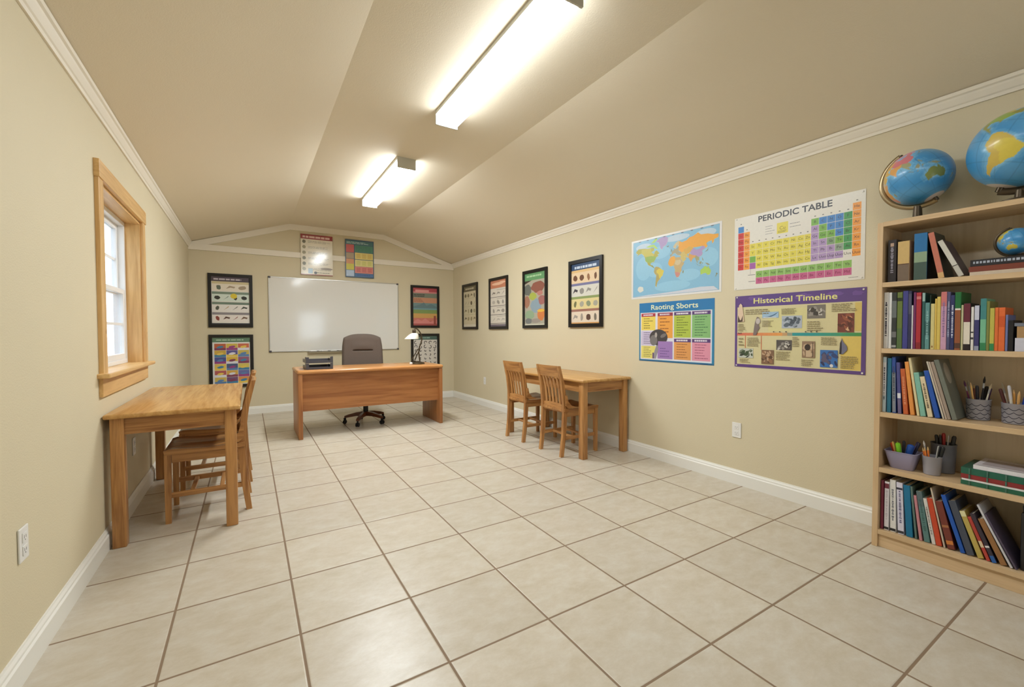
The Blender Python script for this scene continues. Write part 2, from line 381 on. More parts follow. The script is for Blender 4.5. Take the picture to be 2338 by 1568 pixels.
fixture(-1.94*U, 'nearest long fluorescent ceiling light, cut by the top of the photo', 0)
fixture(3.5*U, 'farther long fluorescent ceiling light, in front of the gable wall', 1)
fixture(-7.4*U, 'fluorescent ceiling light above and behind the camera', 2)

# ------------------------------------------------------------------ printed sheets
LAY = .00003
_tx = {}
def glyphs(s, off=0.0):
    if (s, off) in _tx: return _tx[(s, off)]
    cu = bpy.data.curves.new('txt', 'FONT'); cu.body = s; cu.size = 1; cu.offset = off; cu.resolution_u = 3; cu.align_x = 'CENTER'
    o = bpy.data.objects.new('txt', cu); COL.objects.link(o)
    dg = bpy.context.evaluated_depsgraph_get(); me = bpy.data.meshes.new_from_object(o.evaluated_get(dg))
    V = [(v.co.x, v.co.y) for v in me.vertices]; F = [tuple(p.vertices) for p in me.polygons]
    bpy.data.objects.remove(o); bpy.data.curves.remove(cu); bpy.data.meshes.remove(me)
    _tx[(s, off)] = (V, F); return V, F
class Sheet:
    """flat print: u right, v up, w towards the viewer; u and v run 0..1"""
    def __init__(s, W, H, paper, thick=.0012):
        s.W, s.H = W, H; s.m = MB(); s.w = thick; s.k = 0
        s.m.box(0, W, 0, H, 0, thick, col=paper)
    def lay(s): s.k += 1; return s.w + LAY*s.k
    def rect(s, u0, v0, u1, v1, col, w=None):
        w = w or s.lay(); a, b2, d, e2 = u0*s.W, u1*s.W, v0*s.H, v1*s.H
        s.m.poly([(a, d, w), (b2, d, w), (b2, e2, w), (a, e2, w)], col=col); return s
    def poly(s, pts, col, w=None):
        w = w or s.lay(); s.m.poly([(u*s.W, v*s.H, w) for u, v in pts], col=col)
    def blob(s, u, v, ru, rv, col, rot=0, n=14, jag=0, w=None, arc=1.0):
        w = w or s.lay(); pts = []
        for i in range(n):
            a = 2*pi*arc*i/n; k = 1-jag*random.random(); x = ru*s.W*math.cos(a)*k; y = rv*s.H*math.sin(a)*k
            pts.append((u*s.W+x*math.cos(rot)-y*math.sin(rot), v*s.H+x*math.sin(rot)+y*math.cos(rot), w))
        s.m.poly(pts, col=col)
    def stroke(s, pts, th, col):
        w = s.lay(); P = [Vector((u*s.W, v*s.H)) for u, v in pts]
        for a, b2 in zip(P[:-1], P[1:]):
            d = (b2-a)
            if d.length < 1e-6: continue
            n = Vector((-d.y, d.x)).normalized()*th/2
            s.m.poly([(q.x, q.y, w) for q in (a-n, b2-n, b2+n, a+n)], col=col)
    def lines(s, u0, v0, u1, v1, n, col, fill=.45, ragged=.3):
        w = s.lay(); h = (v1-v0)/n
        for i in range(n):
            y = v1-(i+1)*h; x = u0; e2 = u1-(u1-u0)*ragged*random.random()
            while x < e2:
                x2 = min(e2, x+(u1-u0)*random.uniform(.06, .2)); s.rect(x, y+h*(1-fill)/2, x2, y+h*(1+fill)/2, col, w); x = x2+(u1-u0)*.025
    def text(s, body, u, v, h, col, off=0, width=None, w=None):
        V, F = glyphs(body, off); w = w or s.lay()
        xs = [p[0] for p in V]; k = h*s.H/.72; kx = k
        if width: kx = width*s.W/(max(xs)-min(xs))
        mid = (max(xs)+min(xs))/2
        vs = [s.m.v(((u*s.W)+(x-mid)*kx, v*s.H+y*k, w)) for x, y in V]
        for f in F:
            try: s.m.bm.faces.new([vs[i] for i in f])
            except ValueError: pass
        s.m._done(None, col, None)
    def build(s, name, mat, parent=None): return s.m.build(name, mat, parent)
ROT = {'R': Matrix(((0,0,-1,0),(-1,0,0,0),(0,1,0,0),(0,0,0,1))), 'B': Matrix(((1,0,0,0),(0,0,-1,0),(0,1,0,0),(0,0,0,1))), 'L': Matrix(((0,0,1,0),(1,0,0,0),(0,1,0,0),(0,0,0,1)))}
def hang(o, side, u, z, gap=.001):   # lower-left corner of a sheet on a wall
    p = {'R': (XR-gap, u, z), 'B': (u, YB-gap, z), 'L': (XL+gap, u, z)}[side]
    o.matrix_world = Matrix.Translation(p) @ ROT[side]; return o
INK = c(40, 38, 48)

# outlines of the land masses, longitude and latitude
LAND = []
def L_(col, *p): LAND.append((col, p))
GRN, OLV, YEL, ORA, PUR, PNK, TAN, LIM, BEI = c(150,178,84), c(176,170,70), c(216,196,80), c(232,166,62), c(172,150,196), c(206,130,160), c(196,170,120), c(172,206,92), c(206,190,150)
NAm = ((-168,66),(-156,71),(-130,70),(-110,68),(-95,68),(-82,68),(-80,62),(-94,59),(-88,56),(-80,52),(-78,58),(-70,61),(-64,58),(-56,52),(-66,49),(-60,46),(-70,43),(-74,40),(-76,35),(-81,31),(-80,26),(-84,30),(-90,29),(-97,27),(-97,21),(-91,18),(-87,21),(-88,16),(-83,14),(-82,9),(-78,8),(-85,11),(-94,16),(-105,20),(-110,24),(-113,31),(-117,33),(-122,37),(-124,46),(-130,54),(-140,60),(-152,59),(-164,55),(-158,60),(-166,62))
L_(OLV, *NAm)
L_(c(196,186,84), (-141,60),(-141,69),(-110,68),(-95,68),(-94,59),(-88,56),(-80,52),(-84,47),(-95,49),(-123,49),(-130,54))
L_(GRN, (-123,48),(-95,49),(-84,47),(-75,45),(-70,43),(-76,35),(-81,31),(-90,30),(-97,27),(-105,30),(-117,33),(-123,40))
L_(LIM, (-120,72),(-100,74),(-82,74),(-70,68),(-64,64),(-72,64),(-85,70),(-105,70))
L_(LIM, (-95,77),(-75,83),(-64,82),(-78,77))
L_(PUR, (-72,78),(-55,82),(-30,83.5),(-18,80),(-20,74),(-26,69),(-40,65),(-44,60),(-52,64),(-54,70),(-60,76))
L_(c(176,160,96), (-78,8),(-72,12),(-62,10),(-51,4),(-50,0),(-44,-2),(-35,-6),(-38,-13),(-41,-22),(-48,-26),(-53,-33),(-58,-36),(-62,-39),(-65,-43),(-68,-50),(-68,-55),(-74,-51),(-73,-42),(-71,-30),(-70,-18),(-76,-14),(-81,-5),(-79,1))
L_(YEL, (-70,-3),(-60,3),(-51,3),(-44,-2),(-35,-6),(-38,-13),(-41,-22),(-48,-26),(-53,-33),(-57,-27),(-60,-16),(-68,-11))
L_(TAN, (-6,35),(10,37),(11,33),(20,31),(32,31),(35,27),(38,20),(43,12),(51,11),(47,4),(41,-2),(39,-8),(40,-15),(35,-20),(33,-27),(27,-34),(19,-34),(15,-27),(12,-17),(13,-8),(9,-1),(9,4),(4,6),(-4,5),(-8,4),(-13,9),(-17,14),(-16,21),(-13,27),(-9,32))
L_(ORA, (-6,35),(10,37),(11,30),(14,22),(10,14),(4,6),(-4,5),(-13,9),(-16,15),(-13,27),(-9,32))
L_(BEI, (14,22),(25,22),(34,22),(38,16),(32,6),(22,5),(12,10))
L_(c(206,140,130), (12,-17),(24,-18),(33,-22),(33,-27),(27,-34),(19,-34),(15,-27))
L_(c(170,160,130), (-9,37),(-9,43),(-2,43),(-1,47),(-4,48),(2,51),(8,54),(9,57),(12,55),(20,55),(24,59),(28,60),(28,46),(35,46),(40,43),(36,37),(28,37),(23,37),(20,41),(15,38),(18,41),(13,45),(9,44),(3,43),(0,39),(-5,36))
L_(BEI, (5,59),(5,62),(14,68),(25,71),(31,70),(30,62),(23,60),(21,65),(17,61),(18,59),(13,56),(10,59))
L_(c(130,140,120), (-6,50),(1,51),(-2,56),(-5,58),(-4,54))
L_(c(120,130,130), (-24,65),(-14,66),(-16,63),(-22,63))
L_(ORA, (28,60),(30,70),(42,67),(60,69),(70,73),(85,74),(104,78),(115,74),(140,73),(160,70),(179,69),(178,63),(163,60),(163,56),(157,51),(155,59),(140,57),(135,54),(140,47),(132,43),(130,48),(120,50),(108,50),(95,50),(82,51),(70,55),(60,51),(50,51),(48,45),(40,43),(35,46),(28,50))
L_(c(214,170,80), (48,45),(50,51),(60,51),(70,55),(82,51),(88,49),(80,42),(70,37),(62,36),(54,37),(52,42))
L_(PUR, (74,39),(82,46),(88,49),(97,43),(112,44),(120,50),(130,48),(128,42),(122,40),(119,37),(122,31),(119,25),(110,21),(104,22),(98,25),(90,28),(80,31))
L_(c(206,186,110), (28,37),(36,37),(40,43),(48,45),(52,42),(54,37),(62,36),(67,25),(57,26),(50,30),(57,24),(59,22),(52,16),(44,12),(42,17),(35,28),(36,33))
L_(c(216,160,90), (67,25),(70,37),(80,31),(90,28),(97,27),(93,21),(87,21),(80,14),(78,8),(73,16),(70,21))
L_(c(160,160,120), (93,21),(97,27),(104,22),(108,21),(109,12),(105,9),(101,13),(104,2),(101,4),(98,10))
for q in (((95,5),(106,-6),(103,-5)), ((109,1),(117,7),(118,1),(114,-4)), ((105,-6),(115,-8),(113,-9)), ((119,-5),(121,1),(125,1)), ((131,-1),(141,-3),(150,-10),(141,-9)), ((120,18),(123,14),(126,7),(122,8)), ((44,-17),(50,-15),(47,-25),(44,-23)), ((130,32),(136,34),(141,36),(143,43),(139,38)), ((172,-35),(178,-38),(173,-41),(172,-44),(167,-46),(171,-41))): L_(c(150,150,116), *q)
L_(LIM, (114,-22),(122,-18),(130,-12),(136,-12),(137,-16),(140,-17),(143,-11),(146,-19),(150,-22),(153,-28),(149,-38),(140,-38),(135,-33),(132,-32),(124,-33),(115,-35))

def world_map():
    W, H = .963, .576
    s = Sheet(W, H, c(226, 224, 222))
    s.rect(.022, .03, .98, .97, c(120, 150, 180)); s.rect(.025, .034, .977, .966, c(134, 186, 216))
    for q in ((.36,.72,.12,.1),(.16,.5,.1,.2),(.68,.3,.12,.09),(.88,.52,.09,.14),(.5,.16,.2,.08),(.3,.45,.09,.12)): s.blob(*q, c(148, 198, 224), n=20)
    s.poly([(.03,.036),(.97,.036),(.93,.09),(.8,.1),(.6,.075),(.4,.06),(.2,.05)], c(206, 210, 220))
    for q in ((.16,.86,.1,.06),(.55,.9,.14,.05),(.85,.88,.1,.06)): s.blob(*q, c(186, 206, 222), n=18)
    mil = lambda la: 1.25*math.log(math.tan(pi/4+.4*math.radians(la)))
    pr = lambda lo, la: (.502+.002618*lo, .448+.263*mil(la))
    for col, pts in LAND:
        if len(pts) > 9: s.poly([(u+(u-.5)*.004, v-.004) for u, v in (pr(*q) for q in pts)], c(212, 212, 190))
    for col, pts in LAND: s.poly([pr(*q) for q in pts], col)
    s.blob(.125, .15, .045, .06, c(222, 222, 214), n=16, jag=.3)
    for i in range(9): s.rect(.1+.1*i, .955, .125+.1*i, .966, c(90, 100, 120))
    o = hang(s.build('world_map_poster', 'gloss'), 'R', -.41*U, 3.42*U)
    return tag(o, 'laminated world map poster, left of the periodic table chart', 'poster')
world_map()
def pins(o, W, H, mat='white'):
    for u, v in ((.018, .982), (.982, .975), (.018, .02), (.982, .02)):
        b = MB(); b.lathe([(.005, .0014), (.006, .004), (.0035, .007)], 12, (u*W, v*H)); b.build('push_pin', mat, o, True)
def periodic():
    W, H = .846, .5625
    s = Sheet(W, H, c(228, 224, 214))
    cu = [.034,.089,.143,.198,.257,.314,.369,.425,.480,.536,.592,.640,.696,.752,.808,.863,.919,.974]
    s.k = 2
    B,R,O,Y,G,P,L,V,GG = c(60,130,200), c(206,52,50), c(240,158,58), c(226,212,80), c(120,178,72), c(166,96,170), c(150,186,92), c(176,150,196), c(60,150,80)
    MAG = c(196,96,140); blk = c(44,40,40)
    row = lambda j: .872-.0862*j      # top of row j
    sm = []
    def cell(ci, j, col, t=None, tc=blk):
        v1 = row(j); v0 = v1-.0862
        s.rect(cu[ci]+.001, v0+.002, cu[ci+1]-.001, v1-.002, col, s.w+LAY)
        if t: sm.append((t, (cu[ci]+cu[ci+1])/2, v0+.03, tc))
    c1 = ['H','Li','Na','K','Rb','Cs','Fr']; c2 = ['Be','Mg','Ca','Sr','Ba','Ra']
    for j in range(7): cell(0, j, B if j == 0 else R, c1[j] if j else None, c(110,30,34))
    for j in range(6): cell(1, j+1, O, c2[j], c(120,60,30))
    D = [['Sc','Ti','V','Cr','Mn','Fe','Ni','Cu','Zn'],['Y','Zr','Nb','Mo','Tc','Ru','Rh','Ag','Cd'],['','Hf','Ta','W','Re','Os','Ir','Au','Hg'],['','Rf','Db','Sg','Bh','Hs','Mt','Ds','Cn']]
    for r in range(4):
        for k in range(9):
            col = Y
            if k == 0 and r == 2: col = G
            if k == 0 and r == 3: col = P
            cell(2+k, 3+r, col, D[r][k] or None, c(70,66,30))
    rt = {11:[(1,G,'B'),(2,V,'Al'),(3,V,'Ga'),(4,V,'In'),(5,V,'Tl'),(6,V,'Lx')], 12:[(1,B,'C'),(2,G,'Si'),(3,G,'Ge'),(4,V,'Sn'),(5,V,'Pb'),(6,V,'Uuo')], 13:[(1,B,'N'),(2,B,'P'),(3,G,'As'),(4,c(130,160,120),'Sb'),(5,V,'Bi'),(6,V,'Uup')], 14:[(1,B,'O'),(2,B,'S'),(3,B,'Se'),(4,G,'Te'),(5,c(140,160,140),'Po'),(6,V,'Uuo')], 15:[(1,GG,'F'),(2,GG,'Cl'),(3,GG,'Br'),(4,GG,'I'),(5,GG,'At')], 16:[(0,O,'He'),(1,O,'Ne'),(2,O,'Ar'),(3,O,'Kr'),(4,O,'Xe'),(5,O,'Rn'),(6,O,'Uuo')]}
    for ci, L_2 in rt.items():
        for j, col, t in L_2: cell(ci, j, col, t)
    sm.append(('Uus', (cu[15]+cu[16])/2, row(6)-.0562, blk))
    la = ['La','Ce','Pr','Nd','Pm','Sm','Eu','Gd','Tb','Dy','Er','Tm','Yb','Lu']; ac = ['Ac','Th','Pa','U','Np','Pu','Am','Cm','Bk','Cf','Es','Fm','Md','Lr']
    edges = [.2+(.92-.2)*i/12 for i in range(13)]
    for i in range(12):
        u0, u1 = edges[i], edges[i+1]
        s.rect(u0+.001, .148, u1-.001, .233, c(140,186,96), s.w+LAY); s.rect(u0+.001, .062, u1-.001, .146, MAG, s.w+LAY)
        sm.append((la[i+1], (u0+u1)/2, .175, blk)); sm.append((ac[i+1], (u0+u1)/2, .09, c(110,20,60)))
    for t, u, v, tc in sm: s.text(t, u, v, .032, tc, 0, None, s.w+LAY*2)
    for i in range(17):
        v = {0:.9,1:.81,16:.89}.get(i, .805 if 11 <= i <= 15 else .635)
        s.rect((cu[i]+cu[i+1])/2-.006, v, (cu[i]+cu[i+1])/2+.006, v+.012, c(120,116,112), s.w+LAY)
    s.text('PERIODIC TABLE', .502, .888, .078, c(38, 40, 52), .022, .57)
    s.rect(.376, .68, .466, .82, Y); s.text('Cu', .421, .73, .045, c(120,110,40)); s.lines(.385, .69, .457, .72, 2, c(130,120,50))
    s.lines(.28, .69, .365, .82, 4, c(130,130,130), .18, .4); s.lines(.48, .72, .57, .8, 2, c(130,130,130), .18, .3)
    s.rect(.15, .2, .152, .27, c(110,110,110)); s.rect(.13, .188, .195, .194, c(90,90,90)); s.rect(.135, .1, .195, .106, c(90,90,90)); s.lines(.9, .025, .97, .04, 1, c(150,150,146))
    o = hang(s.build('periodic_table_poster', 'gloss'), 'R', -2.79*U, 3.42*U, .0015)
    pins(o, W, H)
    return tag(o, 'white chart titled PERIODIC TABLE with coloured squares, beside the bookcase', 'poster')
periodic()
def sports():
    W, H = .801, .5625
    s = Sheet(W, H, c(40, 128, 172))
    s.rect(.0, .84, 1, 1, c(24, 118, 178)); s.rect(0, .02, 1, .0, c(40, 100, 140))
    s.rect(.02, .03, .974, .832, c(222, 222, 232))
    s.text('Raoting Sborts', .496, .878, .085, c(226, 232, 190), .012, .63)
    RD, PU = c(176,52,66), c(88,60,120)
    def col(u0, v0, u1, v1, body, head=None, hc=PU, n=8, ink=c(100,86,40)):
        s.rect(u0, v0, u1, v1, body)
        if head:
            s.rect(u0, v1-.055, u1, v1, hc); s.lines(u0+.03, v1-.043, u1-.03, v1-.012, 1, c(222,214,226), .8, .1); v1 -= .06
        s.lines(u0+.035, v0+.02, u1-.03, v1-.01, n, ink, .28, .5)
    col(.034, .53, .245, .818, c(238,214,100), 1, RD, 5); col(.277, .4, .489, .818, c(236,164,74), 1, c(150,50,76), 6, c(150,84,40))
    col(.506, .41, .724, .82, c(176,194,76), 1, PU, 8, c(90,104,40)); col(.737, .41, .958, .82, c(134,186,120), 1, PU, 8, c(60,110,70))
    col(.508, .056, .726, .392, c(222,156,90), 1, PU, 6, c(150,90,50)); col(.739, .056, .959, .392, c(222,148,170), 1, PU, 6, c(160,80,110))
    col(.034, .27, .22, .515, c(206,196,222), None, PU, 6, c(90,80,120)); col(.034, .05, .25, .262, c(230,218,120), None, PU, 6, c(90,86,50)); col(.28, .055, .489, .345, c(160,124,188), None, PU, 6, c(110,80,140))
    s.poly([(.205,.05),(.24,.2),(.28,.34),(.29,.2),(.255,.05)], c(150,146,152))
    s.blob(.29, .41, .13, .135, c(66,62,66), n=28); s.blob(.22, .36, .055, .09, c(120,116,118), n=18); s.blob(.255, .45, .018, .045, c(176,168,164), n=12); s.blob(.36, .44, .045, .03, c(120,114,114), n=12, rot=.4); s.rect(.285, .262, .43, .345, c(160,124,188)); s.rect(.205, .05, .225, .15, c(98,72,120))
    s.lines(.84, .004, .94, .024, 1, c(24,60,110))
    o = hang(s.build('sports_chart_poster', 'gloss'), 'R', -.64*U, 2.065*U)
    return tag(o, 'blue edged chart titled Raoting Sborts, hung below the world map', 'poster')
sports()
def timeline():
    W, H = .848, .5535
    s = Sheet(W, H, c(92, 64, 132))
    for i in range(9): s.blob(random.random()*.9+.05, .92+.04*random.random(), .05, .03, c(110, 78, 152), jag=.4)
    s.rect(.022, .04, .972, .842, c(214, 204, 158)); s.rect(.842, .045, .972, .44, c(222, 196, 104)); s.rect(.93, .5, .972, .83, c(214,190,110)); s.rect(.3, .5, .6, .8, c(218, 210, 150))
    s.text('Historical Timeline', .493, .885, .075, c(228, 222, 140), .016, .645)
    n = 24
    for i in range(n):
        u0 = .022+.95*i/n; u1 = .022+.95*(i+1)/n; t = i/(n-1)
        A, Bc, Cc, Dc = (lin(212),lin(110),lin(90)), (lin(232),lin(160),lin(80)), (lin(40),lin(150),lin(150)), (lin(70),lin(150),lin(80))
        f = lambda a, b2, k: tuple(x+(y-x)*k for x, y in zip(a, b2))+(1,)
        col = f(A, Bc, t/.4) if t < .4 else f(Bc, Cc, min(1, (t-.4)/.12)) if t < .66 else f(Cc, Dc, (t-.66)/.34)
        s.rect(u0, .442, u1, .482, col)
    for u in (.1, .243): s.rect(u-.003, .25 if u > .2 else .27, u+.003, .442, c(200, 100, 60))
    def pic(u0, v0, u1, v1, cols, seed, bg):
        random.seed(seed); s.rect(u0, v0, u1, v1, bg)
        for k in range(16):
            ru, rv = (u1-u0)*random.uniform(.06, .22), (v1-v0)*random.uniform(.06, .22)
            s.blob(random.uniform(u0+ru, u1-ru), random.uniform(v0+rv, v1-rv), ru, rv, random.choice(cols), random.random(), 12, .3)
    BW = [c(60,56,52), c(150,144,136), c(100,94,88), c(200,196,188)]
    pic(.607,.657,.738,.826, BW, 1, c(120,114,106)); pic(.371,.254,.495,.387, BW, 2, c(88,82,78)); pic(.413,.54,.57,.701, [c(90,100,110),c(70,80,90),c(150,160,172)], 3, c(176,184,196))
    s.rect(.25,.681,.387,.761, c(160,190,214)); s.poly([(.25,.69),(.3,.7),(.34,.72),(.387,.76),(.36,.72),(.32,.69)], c(80,110,140)); s.rect(.26,.683,.37,.693, c(220,224,226))
    pic(.821,.487,.927,.71, [c(206,150,110),c(150,84,60),c(90,44,36),c(222,180,140)], 5, c(120,60,50)); pic(.04,.131,.173,.262, [c(60,80,56),c(50,60,50),c(120,130,110)], 6, c(196,200,190))
    pic(.247,.06,.353,.25, [c(150,110,80),c(190,160,130),c(90,66,50)], 7, c(130,100,76)); pic(.574,.169,.669,.375, [c(196,170,140),c(170,140,110)], 8, c(146,120,96)); s.blob(.615,.3,.022,.04,c(50,40,36)); s.rect(.65,.18,.655,.36,c(80,60,50)); s.rect(.604,.18,.64,.26,c(200,176,146))
    pic(.706,.064,.825,.273, [c(50,70,120),c(90,84,110),c(40,50,90)], 9, c(50,110,180)); s.blob(.785,.085,.012,.02,c(220,220,220))
    s.poly([(.836,.23),(.84,.36),(.852,.42),(.858,.38),(.885,.32),(.887,.28),(.86,.23)], c(110,112,136)); s.poly([(.836,.23),(.84,.36),(.85,.4),(.852,.3),(.85,.23)], c(40,38,48))
    s.poly([(.03,.63),(.03,.74),(.04,.87),(.055,.895),(.07,.87),(.08,.76),(.09,.64)], c(222,196,170)); s.poly([(.03,.63),(.032,.73),(.05,.66),(.06,.66),(.076,.73),(.075,.64)], c(70,56,48))
    s.poly([(.172,.45),(.18,.55),(.19,.64),(.205,.7),(.225,.69),(.215,.62),(.23,.55),(.21,.5),(.2,.45)], c(128,112,106)); s.blob(.215,.64,.02,.04,c(196,186,180))
    ink = c(140, 128, 96)
    for q in ((.1,.73,.33,.81,3),(.25,.56,.35,.65,5),(.41,.72,.53,.8,5),(.61,.5,.74,.63,5),(.78,.73,.96,.83,5),(.12,.29,.24,.42,6),(.5,.3,.56,.43,6),(.71,.33,.83,.43,5),(.37,.12,.49,.24,6),(.57,.06,.67,.15,4),(.845,.06,.965,.21,7),(.05,.06,.16,.12,3),(.03,.5,.1,.61,5),(.04,.29,.09,.42,3)):
        s.lines(*q[:4], q[4], ink, .4, .35)
    for u in (.04,.06,.35,.4,.45,.6,.64,.68,.88): s.blob(u, .495 if u > .1 else .478, .006, .008, c(80,76,70))
    random.seed(11)
    o = hang(s.build('timeline_poster', 'gloss'), 'R', -2.815*U, 2.08*U, .0015); pins(o, W, H)
    return tag(o, 'purple bordered chart titled Historical Timeline, below the periodic table', 'poster')
timeline()

def framed(side, a, b2, z0, z1, name, label, paint, paper):
    W, H = abs(b2-a)*U, (z1-z0)*U; f = .042; d = .024
    t = bpy.data.objects.new(name, None); COL.objects.link(t); tag(t, label, 'framed poster'); hang(t, side, a*U, z0*U, .001)
    m = MB()
    for q in (((0,0),(f,f),(f,H-f),(0,H)), ((W,0),(W-f,f),(W-f,H-f),(W,H)), ((0,0),(f,f),(W-f,f),(W,0)), ((0,H),(f,H-f),(W-f,H-f),(W,H))):
        m.loft([[(x, y, 0) for x, y in q], [(x, y, d) for x, y in q]])
    m.build('frame', 'frame', t)
    s = Sheet(W-2*f, H-2*f, paper); paint(s); o = s.build('print', 'gloss', t); o.location = (f, f, .009)
    return t
def shapes(s, u0, v0, u1, v1, n, cols, seed):
    random.seed(seed); w = (u1-u0)/n
    for i in range(n):
        u = u0+w*(i+.5); v = (v0+v1)/2; k = random.random(); col = random.choice(cols)
        if k < .35: s.blob(u, v, w*.36, (v1-v0)*.32, col, random.uniform(-.5,.5), 14, .15)
        elif k < .6: s.poly([(u-w*.4, v-.2*(v1-v0)), (u-w*.1, v+.28*(v1-v0)), (u+w*.4, v+.12*(v1-v0)), (u+w*.3, v-.1*(v1-v0)), (u, v)], col)
        elif k < .8: s.poly([(u-w*.35, v-.34*(v1-v0)), (u+w*.2, v+.1*(v1-v0)), (u+w*.3, v+.36*(v1-v0)), (u+w*.02, v+.05*(v1-v0))], col)
        else: s.blob(u, v, w*.22, (v1-v0)*.4, col, random.uniform(-.4,.4), 12, .25)
def p_bl1(s):
    s.rect(0, .9, 1, 1, c(74,62,76)); s.lines(.06, .925, .9, .965, 1, c(190,180,190), .8, .3)
    for i, (hc, bc) in enumerate(((c(206,192,150), c(232,222,206)), (c(120,140,124), c(214,226,216)), (c(110,130,116), c(232,228,224)), (c(140,134,140), c(234,226,220)))):
        v1 = .9-i*.215; s.rect(.01, v1-.2, .99, v1, bc); s.rect(.01, v1-.05, .99, v1, hc)
        shapes(s, .03, v1-.19, .97, v1-.055, 3 if i == 0 else 4, [[c(150,76,72),c(170,150,126),c(100,110,96)], [c(60,70,60),c(120,140,130),c(40,44,40)], [c(80,84,76),c(180,140,90),c(150,140,130)], [c(120,90,70),c(140,60,50),c(90,60,50)]][i], 20+i)
    s.blob(.58, .60, .09, .055, c(222,200,60)); s.rect(0, 0, 1, .03, c(40,42,54))
def p_bl2(s):
    s.rect(0, .9, 1, 1, c(96,130,104)); s.lines(.1, .93, .9, .965, 1, c(170,196,170), .7, .2); s.k = 5
    C = [[c(190,96,60),c(214,184,80),c(206,110,80)],[c(206,170,70),c(86,84,150),c(200,180,90)],[c(70,84,150),c(220,184,70),c(150,90,120)],[c(220,190,90),c(70,90,130),c(214,196,96)],[c(180,90,90),c(214,170,80),c(100,110,170)],[c(206,180,90),c(120,80,120),c(220,150,80)]]
    A = [c(130,60,90), c(60,130,170), c(150,60,130), c(230,200,90), c(220,220,230), c(90,130,180)]
    random.seed(5)
    for i in range(6):
        for j in range(3):
            u0, v1 = .05+j*.31, .87-i*.142; s.rect(u0, v1-.138, u0+.3, v1, C[i][j], s.w+LAY*3); s.rect(u0, v1-.138, u0+.3, v1-.09, A[(i+2*j) % 6], s.w+LAY*4)
            s.blob(u0+.15, v1-.07, .1, .028, A[(i*2+j+1) % 6], .2, 12, .2)
def p_br1(s):
    bands = [(1,.9,c(176,66,76)),(.9,.86,c(206,130,130)),(.86,.74,c(120,128,112)),(.74,.6,c(196,140,110)),(.6,.5,c(112,140,140)),(.5,.42,c(110,150,160)),(.42,.32,c(126,150,86)),(.32,.2,c(206,160,90)),(.2,.12,c(204,120,104)),(.12,0,c(176,86,84))]
    for a, b2, col in bands: s.rect(0, b2, 1, a, col, s.w+LAY)
    s.k = 4; s.rect(.1, .88, .66, .95, c(220,150,146)); s.lines(.04, .76, .5, .84, 2, c(60,50,50), .6, .2); s.lines(.04, .62, .5, .72, 3, c(130,80,60), .4, .4)
    s.poly([(0,.5),(.3,.56),(.45,.62),(.55,.53),(.75,.58),(1,.5),(1,.46),(0,.46)], c(96,124,130)); s.poly([(0,.1),(.2,.17),(.35,.12),(.5,.19),(.7,.1),(1,.16),(1,.05),(0,.05)], c(214,134,130)); s.rect(.86,.02,.95,.26,c(150,70,60))
def p_br2(s):
    s.rect(0, .9, 1, 1, c(70,100,92)); s.lines(.15, .93, .9, .97, 1, c(140,170,160), .8, .3)
    random.seed(8)
    for j in range(5):
        for i in range(8):
            u, v = .1+j*.2, .82-i*.104; a = random.random()*6; k = .052 if i < 2 else .03
            s.stroke([(u+k*1.25*math.cos(a+t*.7)*(1-.06*t), v+k*math.sin(a+t*.7)*(1-.08*t)) for t in range(7)], .012, c(50,48,50))
def p_f1(s):
    s.rect(0, .87, 1, 1, c(98,90,64)); s.lines(.15, .91, .9, .96, 1, c(190,180,150), .8, .2)
    for v in (.7,.5,.3): s.rect(0, v, 1, v+.004, c(150,140,104))
    s.rect(.4, .1, .404, .87, c(160,150,116))
    for i in range(4): shapes(s, .05, .12+i*.19, .95, .28+i*.19, 4, [c(130,118,84),c(160,148,110),c(100,90,66)], 40+i)
    s.rect(0, 0, 1, .06, c(222,214,194))
def p_f2(s):
    s.rect(0, .83, 1, 1, c(196,124,92)); s.blob(.45, .92, .36, .03, c(232,186,156)); s.blob(.75, .94, .2, .025, c(232,186,156))
    for i in range(4):
        v = .82-i*.19; s.rect(0, v-.18, 1, v, c(214,206,192)); s.rect(0, v-.19, 1, v-.18, c(60,50,46)); s.rect(.4, v-.035, .95, v-.025, c(160,150,140)); shapes(s, .06, v-.17, .94, v-.04, 3, [c(150,142,132),c(120,112,104),c(180,172,160)], 50+i)
    s.rect(0, 0, 1, .045, c(110,100,110))
def p_f3(s):
    s.rect(0, .86, 1, 1, c(96,150,100)); s.lines(.1, .92, .9, .96, 1, c(170,206,160), .8, .2); s.poly([(0,.86),(0,.8),(.3,.85),(.35,.86)], c(60,50,40))
    for q in ((.15,.68,.2,.12,c(100,104,96)),(.65,.72,.36,.12,c(140,84,70)),(.4,.55,.2,.08,c(166,176,72)),(.12,.45,.15,.13,c(160,110,86)),(.55,.36,.28,.15,c(136,156,168)),(.85,.47,.2,.1,c(160,100,96)),(.25,.2,.25,.1,c(140,164,130)),(.8,.2,.2,.13,c(204,120,60)),(.8,.27,.2,.03,c(222,176,60)),(.2,.08,.2,.06,c(110,112,110)),(.55,.08,.25,.05,c(150,140,130)),(.75,.6,.15,.05,c(180,120,110))): s.blob(*q[:4], q[4], 0, 16, .2)
    s.rect(0, 0, 1, .02, c(220,214,190))
